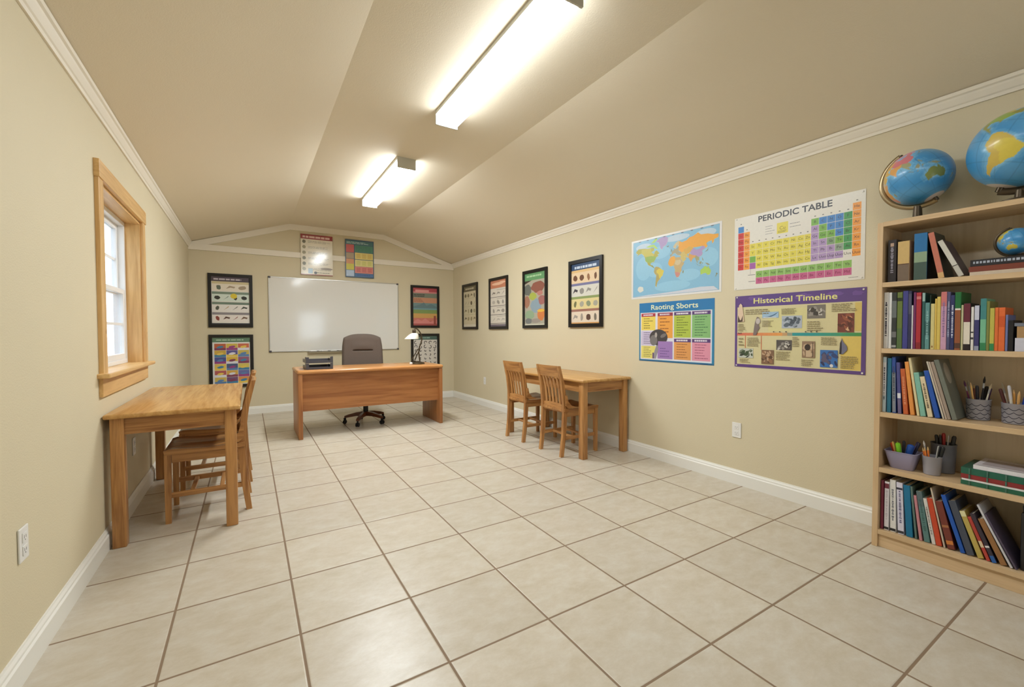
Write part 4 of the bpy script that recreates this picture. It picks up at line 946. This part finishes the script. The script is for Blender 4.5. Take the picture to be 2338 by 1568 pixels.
EB = [(-2.2887,0.0122,0.2751,0,c(126,44,70),'maroon book, first on the bottom shelf',(),None),
(-2.3052,0.0201,0.2731,0,c(226,220,226),'white binder with a maroon mark on the bottom shelf',[(.86,.96,c(110,40,60)),(.02,.07,c(40,40,44))],c(196,186,196)),
(-2.3324,0.0247,0.291,0.018,c(228,226,222),'white binder with handwritten spine, middle of three on the bottom shelf',[(.02,.07,c(40,40,44))],c(120,124,134)),
(-2.3659,0.0261,0.2832,0.039,c(216,212,228),'lavender white binder on the bottom shelf, left of the blue one',[(.02,.07,c(50,50,60)),(.86,.9,c(50,50,70))],c(120,116,150)),
(-2.401,0.0273,0.2772,0.061,c(22,112,152),'teal blue binder on the bottom shelf',(),None),
(-2.4368,0.009,0.2772,0.087,c(92,116,110),'thin grey green book on the bottom shelf, beside the teal binder',(),None),
(-2.4542,0.0121,0.2343,0.117,c(196,132,140),'pink leaning book on the bottom shelf',(),None),
(-2.4739,0.0224,0.2611,0.144,c(92,128,126),'grey teal leaning book on the bottom shelf',[(.7,1,c(92,108,112))],c(64,100,98)),
(-2.5036,0.0149,0.2322,0.169,c(214,210,204),'white and grey leaning book on the bottom shelf',(),c(140,134,130)),
(-2.5205,0.0213,0.2388,0.172,c(200,72,40),'red orange leaning book on the bottom shelf',(),None),
(-2.5482,0.0064,0.2984,0.192,c(206,190,170),'thin pale leaning booklet between the orange and maroon books',(),None),
(-2.5634,0.027,0.2367,0.223,c(118,54,44),'brown maroon leaning book with an orange patch on the bottom shelf',[(.1,.18,c(206,126,60)),(.45,.5,c(170,110,70))],None),
(-2.6094,0.0169,0.2798,0.28,c(30,86,176),'bright blue leaning book on the bottom shelf',(),None),
(-2.6315,0.027,0.2585,0.28,c(64,72,92),'dark slate leaning book with white edge on the bottom shelf',[(0,1,c(70,76,90))],None),
(-2.6696,0.02,0.2209,0.318,c(190,168,88),'mustard leaning book with pale tag on the bottom shelf',[(.88,1,c(226,220,170))],None),
(-2.6985,0.013,0.2031,0.349,c(184,66,56),'red leaning book with cream band on the bottom shelf',[(.3,.45,c(220,196,160))],None),
(-2.7165,0.0159,0.2234,0.363,c(60,50,62),'dark leaning book with white stripe and blue foot on the bottom shelf',[(.3,.34,c(226,220,220)),(0,.14,c(40,96,170))],None),
(-2.7443,0.0212,0.2096,0.39,c(150,106,64),'tan brown leaning book on the bottom shelf',(),None),
(-2.774,0.0083,0.2845,0.414,c(206,204,210),'thin white edged magazine leaning on the bottom shelf',(),None),
(-2.789,0.0073,0.2466,0.432,c(86,76,96),'dark violet magazine leaning last beside the black file box',(),None)]
for y0, t, h, th, col, lab, bands, ink in EB:
    book(zE, y0, t, h, th, col, lab, bands, ink, depth=.17, group='books on the bottom shelf', side=c(120,96,60) if 'tan brown' in lab else None)
# flat stacks
def flat(z, x0, y1, w, d, t, col, label, edge=None, group=None, name='book', rings=0, rz=0):
    root = thing(name, label, 'book', (x0, y1, z+.0004), rz, group); b = MB(); k = min(.003, t*.2)
    b.box(0, k, -w, 0, 0, t, col=edge or col); b.box(k, d, -w, 0, 0, k, col=col); b.box(k, d, -w, 0, t-k, t, col=col)
    rnd = random.Random(label)
    b.build('cover', 'cover', root); MB().box(k*1.05, d-.004, -w+.003, -.003, k*1.02, t-k*1.02).build('pages', 'pages', root)
    if rings:
        for i in range(rings):
            y = -.03-i*(w-.06)/(rings-1); MB().box(-.0035, .0, y-.003, y+.003, .001, t-.001, .001, col=c(70,110,96)).build('binding_clip', 'cover', root)
    return root
sx = SX0+.024
z = zA; gA = 'flat books under the small globe'
flat(z, sx, -2.617, .3, .2, .018, c(196,180,160), 'pale edged book at the bottom of the flat stack on the top shelf', c(206,190,170), gA); z += .0186
flat(z, sx+.003, -2.613, .3, .2, .026, c(120,50,40), 'red brown book in the middle of the flat stack on the top shelf', c(126,62,48), gA); z += .0266
r = flat(z, sx+.002, -2.618, .29, .2, .031, c(40,42,50), 'black ledger with silver lettering on top of the flat stack on the top shelf', c(34,34,42), gA)
b = MB(); rnd = random.Random(3); y = -.01
while y > -.2:
    y2 = y-rnd.uniform(.004, .012); b.poly([(-.0006, y, .012), (-.0006, y2, .012), (-.0006, y2, .023), (-.0006, y, .023)], col=c(176,182,196)); y = y2-.004
b.build('spine_lettering', 'cover', r)
zglobe = z+.0318
z = zB; gB = 'flat books at the right end of the second shelf'
flat(z, sx+.006, -2.768, .26, .19, .062, c(214,214,226), 'thick white book at the bottom of the flat stack on the second shelf', c(206,206,220), gB); z += .0626
flat(z, sx+.008, -2.773, .25, .19, .053, c(44,40,44), 'dark covered book with tan spine in the flat stack on the second shelf', c(176,140,96), gB); z += .0536
flat(z, sx+.006, -2.765, .26, .19, .015, c(110,118,136), 'blue grey binder on top of the flat stack on the second shelf', c(120,126,140), gB)
z = LV[1]; gD = 'flat folders on the fourth shelf'
flat(z, sx, -2.604, .3, .23, .021, c(30,92,70), 'dark green folder at the bottom of the folder stack', c(34,100,76), gD, 'folder', 5); z += .0216
flat(z, sx+.001, -2.607, .3, .225, .009, c(226,224,224), 'white folder, second from the bottom of the folder stack', c(230,228,228), gD, 'folder'); z += .0096
flat(z, sx, -2.604, .3, .23, .022, c(130,36,40), 'dark red folder in the middle of the folder stack', c(140,44,46), gD, 'folder', 5); z += .0226
flat(z, sx, -2.604, .3, .23, .031, c(28,84,68), 'dark green folder under the white pad on the fourth shelf', c(30,96,76), gD, 'folder', 5); z += .0316
r = flat(z, sx+.004, -2.645, .27, .215, .019, c(216,210,214), 'white printed pad on top of the folder stack', c(226,222,226), gD, 'notepad')
b = MB(); b.poly([(.04, -.02, .0193), (.04, -.2, .0193), (.17, -.2, .0193), (.17, -.02, .0193)], col=c(170,160,162)); b.poly([(.012, -.012, .0193), (.012, -.26, .0193), (.018, -.26, .0193), (.018, -.012, .0193)], col=c(90,86,90)); b.build('cover_picture', 'cover', r)
# black file box at the right end of the bottom shelf
fb = thing('file_box', 'black file box standing at the right end of the bottom shelf', 'file box', (SX0+.04, -2.79-.075, zE+.0004))
MB().box(0, .2, -.075, .0, 0, .272, .008).build('body', 'black', fb, True); MB().box(-.0015, .004, -.06, -.02, .17, .25, .001).build('spine_label', 'tray', fb); MB().box(.004, .196, -.071, -.004, .272, .308, .008).build('lid', 'black', fb, True)
fb.location.y = -2.7995

# ------------------------------------------------------------------ globes
def inpoly(x, y, P):
    r = False; j = len(P)-1
    for i in range(len(P)):
        if (P[i][1] > y) != (P[j][1] > y) and x < (P[j][0]-P[i][0])*(y-P[i][1])/(P[j][1]-P[i][1])+P[i][0]: r = not r
        j = i
    return r
BX = [(min(p[0] for p in P), max(p[0] for p in P), min(p[1] for p in P), max(p[1] for p in P)) for _, P in LAND]
def geo(lo, la, swap):
    if la < -72: return c(222, 214, 210)
    col = None
    for (cc, P), q in zip(LAND, BX):
        if q[0] <= lo <= q[1] and q[2] <= la <= q[3] and inpoly(lo, la, P): col = swap.get(cc, cc)
    return col
def ball(R, swap, nlo=240, nla=120):
    S1, S2 = c(64, 146, 204), c(126, 188, 222)
    g = [[geo(-180+360*i/nlo, -90+180*j/nla, swap) for i in range(nlo)] for j in range(nla+1)]
    col = [[None]*nlo for _ in range(nla+1)]
    for j in range(nla+1):
        for i in range(nlo):
            q = g[j][i]
            if q is None:
                near = sum(g[max(0, min(nla, j+dy))][(i+dx) % nlo] is not None for dx, dy in ((3,0),(-3,0),(0,3),(0,-3),(6,0),(-6,0)))
                t = min(1, .25*near)+.25*(.5+.5*math.sin(i*.09+j*.16)); q = tuple(x+(y-x)*t for x, y in zip(S1, S2))
                if i % 20 == 0 or j % 20 == 0: q = tuple(x*.8 for x in q)
            col[j][i] = tuple(q[:3])+(1,)
    b = MB(); rings = []
    for j in range(nla+1):
        la = -pi/2+pi*j/nla
        rings.append([b.bm.verts.new((R*math.cos(la)*math.cos(2*pi*i/nlo-pi), R*math.cos(la)*math.sin(2*pi*i/nlo-pi), R*math.sin(la))) for i in range(nlo)] if 0 < j < nla else [b.bm.verts.new((0, 0, R*math.sin(la)))])
    for j in range(nla):
        for i in range(nlo):
            a, d2 = rings[j], rings[j+1]; k2 = (i+1) % nlo
            if len(a) == 1: vs, cs = (a[0], d2[k2], d2[i]), (col[0][i], col[1][k2], col[1][i])
            elif len(d2) == 1: vs, cs = (a[i], a[k2], d2[0]), (col[j][i], col[j][k2], col[nla][i])
            else: vs, cs = (a[i], a[k2], d2[k2], d2[i]), (col[j][i], col[j][k2], col[j+1][k2], col[j+1][i])
            f = b.bm.faces.new(vs); f.tag = True
            for l, q in zip(f.loops, cs): l[b.cl] = q
    return b
def globe(name, label, x, y, zb, zc, R, axis, lon, roll, swap, ringmat, side=1, base=.07):
    t = thing(name, label, 'globe', (x, y, zb+.0006), 0, 'school globes')
    hb = zc-zb
    # view from -x: axis leans in the y-z plane by 'axis' (towards +y when positive); lon is the meridian facing the room
    rot = Matrix.Rotation(-axis, 4, 'X') @ Matrix.Rotation(roll, 4, 'Y') @ Matrix.Rotation(pi-math.radians(lon), 4, 'Z')
    o = ball(R, swap).build('ball', 'globe', t, True); o.matrix_local = Matrix.Translation((0, 0, hb)) @ rot
    a0, a1 = (math.radians(90), math.radians(270))
    pts = []; Rr = R*1.1
    for i in range(33):
        a = a0+(a1-a0)*i/32       # pole to pole on the +y side
        pts.append(Matrix.Rotation(-axis, 4, 'X') @ Vector((0, -side*Rr*math.cos(a), Rr*math.sin(a))) + Vector((0, 0, hb)))
    MB().tube(pts, .0085*R/.15, 10, ry=1.7).build('meridian_arm', ringmat, t, True)
    for s in (1, -1):
        d = Matrix.Rotation(-axis, 4, 'X') @ Vector((0, 0, s)); q = Vector((0, 0, hb))
        MB().tube([q+d*R*.99, q+d*R*1.12], .011*R/.15, 10).build('pivot', 'darkmetal', t, True)
    zr = hb-Rr
    MB().lathe([(base, 0), (base, .006), (base*.8, .011), (base*.25, .016), (base*.2, max(.02, zr+.002))], 28).build('base', 'darkmetal', t, True)
    return t
DG = c(130, 140, 70)
globe('desk_globe', 'blue globe with brass arm on top of the bookcase, showing Australia', 7.6*U, -5.31*U, LV[5], 4.555*U, .144, .5, 98, .0, {ORA: PNK, PUR: c(206,120,130), LIM: DG, TAN: c(206,150,80), c(206,186,110): c(206,170,90)}, 'brass', base=.085)
globe('desk_globe', 'large globe cut by the photo edge on top of the bookcase, showing South America', 7.46*U, -6.141*U, LV[5], 4.575*U, .176, -.35, -52, 0, {PUR: PNK, c(176,160,96): c(206,180,84), OLV: c(150,150,70)}, 'darkmetal', side=-1, base=.07)
globe('small_globe', 'small globe standing on the flat books of the top shelf', 7.56*U, -6.115*U, zglobe, 3.625*U+.004, .063, .3, 150, 0, {LIM: YEL, ORA: YEL, PUR: YEL}, 'darkmetal', base=.035)

# ------------------------------------------------------------------ pots and what stands in them
def cup(name, label, x, y, z, r0, r1, h, mat, cat='cup', squash=1, rim=.0015):
    t = thing(name, label, cat, (x, y, z+.0004)); w = .0025
    P = [(r0*.9, 0), (r0, .003), (r1, h-.004), (r1+rim, h-.002), (r1+rim, h), (r1-w, h), (r0-w, .004)]
    b = MB(); n = 32
    b.loft([[(r*math.cos(2*pi*i/n)*squash, r*math.sin(2*pi*i/n), zz) for i in range(n)] for r, zz in P], cap=True)
    b.build('cup_body', mat, t, True); return t
def scallops(t, r0, r1, h, rows, n, mat='print'):
    b = MB()
    for k in range(rows):
        zz = h*(.78-.2*k)
        for i in range(n):
            a0 = 2*pi*(i+(k % 2)*.5)/n; a1 = a0+2*pi/n; r = r0+(r1-r0)*zz/h+.0003
            for q in range(6):
                u0, u1 = q/6, (q+1)/6; f = lambda u: zz-h*.1*math.sin(pi*u); g = lambda u: (a0+(a1-a0)*u)
                b.poly([(r*math.cos(g(u0)), r*math.sin(g(u0)), f(u0)-.0016), (r*math.cos(g(u1)), r*math.sin(g(u1)), f(u1)-.0016), (r*math.cos(g(u1)), r*math.sin(g(u1)), f(u1)+.0016), (r*math.cos(g(u0)), r*math.sin(g(u0)), f(u0)+.0016)], col=c(44,44,60))
    b.build('scallop_pattern', mat, t)
def stick(kind, label, cup_xyz, r, h, a, out, rad, ln, col, tip=None, zb=.005, lean=.22, cat=None):
    # stands in a cup: foot near one side, resting on the rim at angle a
    x, y, z = cup_xyz
    foot = Vector((x+.4*out*math.cos(a), y+.4*out*math.sin(a), z+zb+rad)); top = Vector((x+out*math.cos(a), y+out*math.sin(a), z+h))
    d = (top-foot).normalized()
    o = MB(); Z = Vector((0, 0, 1)); rot = Z.rotation_difference(d).to_matrix().to_4x4()
    tip = tip or col
    if kind == 'pencil':
        o.lathe([(rad, 0), (rad, ln-.022)], 6, col=col); o.lathe([(rad, ln-.022), (.0012, ln-.004)], 8, col=c(214,176,120)); o.lathe([(.0012, ln-.004), (.0004, ln)], 6, col=tip)
    elif kind == 'paintbrush':
        o.lathe([(rad*.5, 0), (rad, ln*.5), (rad*.7, ln*.72)], 8, col=col); o.lathe([(rad*.9, ln*.72), (rad*.9, ln*.84)], 8, col=c(170,170,170)); o.lathe([(rad*.9, ln*.84), (rad*1.15, ln*.91), (.001, ln)], 8, col=tip)
    elif kind == 'scissors':
        o.box(-.006, .006, -.0015, .0015, 0, ln*.6, col=c(190,190,194))
        for s in (-1, 1): o.tube([(s*.013+.011*math.cos(2*pi*i/14), 0, ln*.6+.022+.018*math.sin(2*pi*i/14)) for i in range(14)], .004, 6, col=col, closed=True)
    elif kind == 'ruler': o.box(-rad*1.6, rad*1.6, -.0013, .0013, 0, ln, .0005, col=col)
    else:   # marker, pen
        o.lathe([(rad*.9, 0), (rad, .003), (rad, ln*.62)], 12, col=col); o.lathe([(rad*1.1, ln*.62), (rad*1.1, ln*.96), (rad*.7, ln)], 12, col=tip)
    ob = o.build(kind, 'mixed', None, True); ob.matrix_world = Matrix.Translation(foot) @ rot
    return tag(ob, label, cat or kind)
c1 = (7.68*U, -5.845*U, LV[2]); c2 = (7.68*U, -6.125*U, LV[2])
t = cup('pencil_cup', 'grey scalloped pencil cup on the third shelf, left of its twin', *c1, .042, .045, .105, 'greycup', group if False else 'cup'); scallops(t, .042, .045, .105, 4, 9); t['group'] = 'scalloped pencil cups'
t = cup('pencil_cup', 'grey scalloped pencil cup at the right edge of the third shelf', *c2, .046, .049, .1, 'greycup'); scallops(t, .046, .049, .1, 4, 9); t['group'] = 'scalloped pencil cups'
S1 = 'in the left scalloped cup'; S2 = 'in the right scalloped cup'
W_ = c(226,220,206)
for k, (kd, cl, tp, nm, a, o, rd, ln) in enumerate([('paintbrush', c(110,40,84), c(90,40,90), 'plum paintbrush', 1.9, .034, .004, .19), ('pencil', c(222,176,104), c(80,60,40), 'natural wood pencil', 2.5, .026, .0042, .185), ('marker', c(30,28,40), c(24,22,30), 'black marker', 3.1, .02, .006, .165), ('paintbrush', c(26,26,30), c(20,20,24), 'tall black paintbrush', 4.0, .018, .0042, .215), ('paintbrush', c(226,220,200), c(196,180,150), 'white handled paintbrush', 4.5, .03, .0042, .18), ('pen', c(84,44,96), c(70,36,84), 'purple pen', 5.2, .032, .005, .155), ('marker', c(34,30,46), c(20,18,24), 'wide dark marker', 5.8, .032, .0068, .16), ('pencil', c(150,90,70), c(90,50,40), 'brown pencil', .6, .032, .004, .17), ('paintbrush', c(196,186,166), c(170,160,140), 'beige paintbrush', 1.2, .03, .004, .19)]):
    stick(kd, nm+' '+S1, c1, .042, .105, a, o, rd, ln, cl, tp)
for k, (kd, cl, tp, nm, a, o, rd, ln) in enumerate([('marker', c(110,50,46), c(80,40,40), 'maroon marker', 1.85, .037, .006, .16), ('pen', W_, c(206,206,214), 'white capped pen', 2.75, .03, .0055, .18), ('pencil', c(216,162,90), c(90,60,40), 'tan pencil', 3.0, .022, .005, .165), ('pencil', c(226,176,110), c(120,60,40), 'pale wood pencil', 3.5, .03, .005, .16), ('marker', c(40,80,190), c(36,70,170), 'blue marker', 4.1, .034, .0075, .15), ('marker', c(226,86,40), c(220,80,40), 'orange marker', 4.8, .036, .008, .15), ('pen', c(150,40,70), c(140,36,60), 'crimson pen', 5.5, .034, .006, .16), ('paintbrush', c(206,196,176), c(180,170,150), 'cream paintbrush', 1.2, .034, .004, .19)]):
    stick(kd, nm+' '+S2, c2, .046, .1, a, o, rd, ln, cl, tp)
# lavender basket
bx = (7.5*U, -5.252*U, LV[1])
t = thing('pen_basket', 'lavender translucent tapered basket at the left of the fourth shelf', 'basket', (bx[0], bx[1], bx[2]+.0004))
def rr(hx, hy, z, n=6, r=.018):
    P = []
    for cx2, cy2, a in ((1, 1, 0), (-1, 1, pi/2), (-1, -1, pi), (1, -1, 1.5*pi)):
        for i in range(n): P.append((cx2*(hx-r)+r*math.cos(a+pi/2*i/(n-1)), cy2*(hy-r)+r*math.sin(a+pi/2*i/(n-1)), z))
    return P
MB().loft([rr(.036, .047, 0), rr(.038, .049, .003), rr(.056, .069, .092), rr(.059, .072, .094), rr(.059, .072, .097), rr(.0535, .0665, .097), rr(.0355, .0465, .005)]).build('basket_body', 'lav', t, True)
SB = 'in the lavender basket'
for kd, cl, tp, nm, a, o, rd, ln in [('marker', c(226,90,50), c(214,70,40), 'red orange marker', 1.55, .04, .008, .125), ('pen', c(226,190,120), c(216,170,90), 'yellow pen', 2.3, .036, .005, .14), ('highlighter', c(140,206,40), c(120,190,30), 'bright green highlighter', 2.95, .036, .0105, .135), ('marker', c(34,34,44), c(24,24,34), 'black marker', 3.5, .02, .006, .15), ('marker', c(40,84,166), c(40,84,166), 'fat blue marker', 4.3, .03, .014, .125), ('pen', c(44,40,66), c(30,28,50), 'dark navy pen', 4.9, .046, .006, .15), ('pen', c(90,84,140), c(80,76,130), 'violet pen', 5.4, .046, .005, .15), ('pencil', c(150,60,40), c(90,40,30), 'brown red pencil', .8, .04, .0045, .14), ('pen', c(226,222,226), c(206,206,214), 'white pen', 6.0, .036, .005, .12)]:
    stick(kd, nm+' '+SB, bx, .05, .095, a, o, rd, ln, cl, tp)
g2 = (7.5*U, -5.515*U, LV[1]); g3 = (7.74*U, -5.555*U, LV[1])
cup('pencil_cup', 'small grey plastic cup at the front of the fourth shelf', *g2, .034, .039, .098, 'greycup'); cup('pencil_cup', 'tall slate grey cup behind the small grey cup', *g3, .046, .051, .155, 'greycup2')
SS, ST = 'in the small grey cup', 'in the tall slate cup'
for kd, cl, tp, nm, a, o, rd, ln in [('pencil', c(214,116,50), c(90,60,40), 'leftmost orange pencil', 2.0, .03, .004, .135), ('pencil', c(226,128,56), c(90,60,40), 'middle orange pencil', 2.35, .027, .004, .14), ('pencil', c(222,120,52), c(90,60,40), 'rightmost orange pencil', 2.75, .022, .004, .145), ('paintbrush', c(70,44,36), c(206,196,186), 'dark brown paintbrush', 1.5, .024, .0042, .165), ('ruler', c(186,186,182), None, 'pale grey ruler', 4.2, .022, .006, .15), ('marker', c(196,196,192), c(26,28,30), 'grey marker with black cap', 4.7, .03, .008, .145), ('marker', c(30,34,34), c(24,26,26), 'black marker', 5.6, .026, .006, .14)]:
    stick(kd, nm+' '+SS, g2, .036, .098, a, o, rd, ln, cl, tp)
for kd, cl, tp, nm, a, o, rd, ln in [('scissors', c(28,26,28), None, 'black handled scissors', 1.5, .024, .006, .21), ('marker', c(34,32,32), c(26,24,24), 'black marker', 2.4, .03, .007, .19), ('pen', c(226,226,226), c(30,28,28), 'white pen with black cap', 2.9, .026, .005, .195), ('marker', c(150,36,36), c(170,40,40), 'red capped marker', 3.3, .012, .0075, .2), ('ruler', c(206,206,206), None, 'light grey ruler', 4.1, .024, .005, .195), ('marker', c(40,38,40), c(30,28,30), 'charcoal marker with wide cap', 4.8, .034, .0085, .19), ('pen', c(200,196,190), c(36,32,34), 'silver pen with dark cap', 5.3, .038, .005, .19)]:
    stick(kd, nm+' '+ST, g3, .048, .155, a, o, rd, ln, cl, tp)

# ------------------------------------------------------------------ world and camera
w = bpy.data.worlds.new('sky'); SC.world = w; w.use_nodes = True; nt = w.node_tree; nt.nodes.clear()
o = nt.nodes.new('ShaderNodeOutputWorld'); bg = nt.nodes.new('ShaderNodeBackground'); bg.inputs[0].default_value = (.80, .90, 1.0, 1); bg.inputs[1].default_value = 4.0
nt.links.new(bg.outputs[0], o.inputs[0])
cam = bpy.data.cameras.new('camera'); co = bpy.data.objects.new('camera', cam); COL.objects.link(co)
cam.sensor_width = 36; cam.sensor_fit = 'HORIZONTAL'; cam.lens = 976.595/2338*36; cam.clip_start = .05
yaw, pitch, roll = .551932, -.025740, -.002356
f = Vector((math.sin(yaw)*math.cos(pitch), math.cos(yaw)*math.cos(pitch), math.sin(pitch)))
r = Vector((math.cos(yaw), -math.sin(yaw), 0)); u = r.cross(f)
cr, sr = math.cos(roll), math.sin(roll); R2 = cr*r+sr*u; U2 = -sr*r+cr*u
m = Matrix((R2, U2, -f)).transposed().to_4x4(); m.translation = Vector((.644757, -7.185812, 2.687348))*U
co.matrix_world = m; SC.camera = co
SC.view_settings.view_transform = 'Standard'; SC.view_settings.look = 'None'; SC.view_settings.gamma = 1; SC.view_settings.exposure = 0.0
SC.view_settings.use_curve_mapping = False
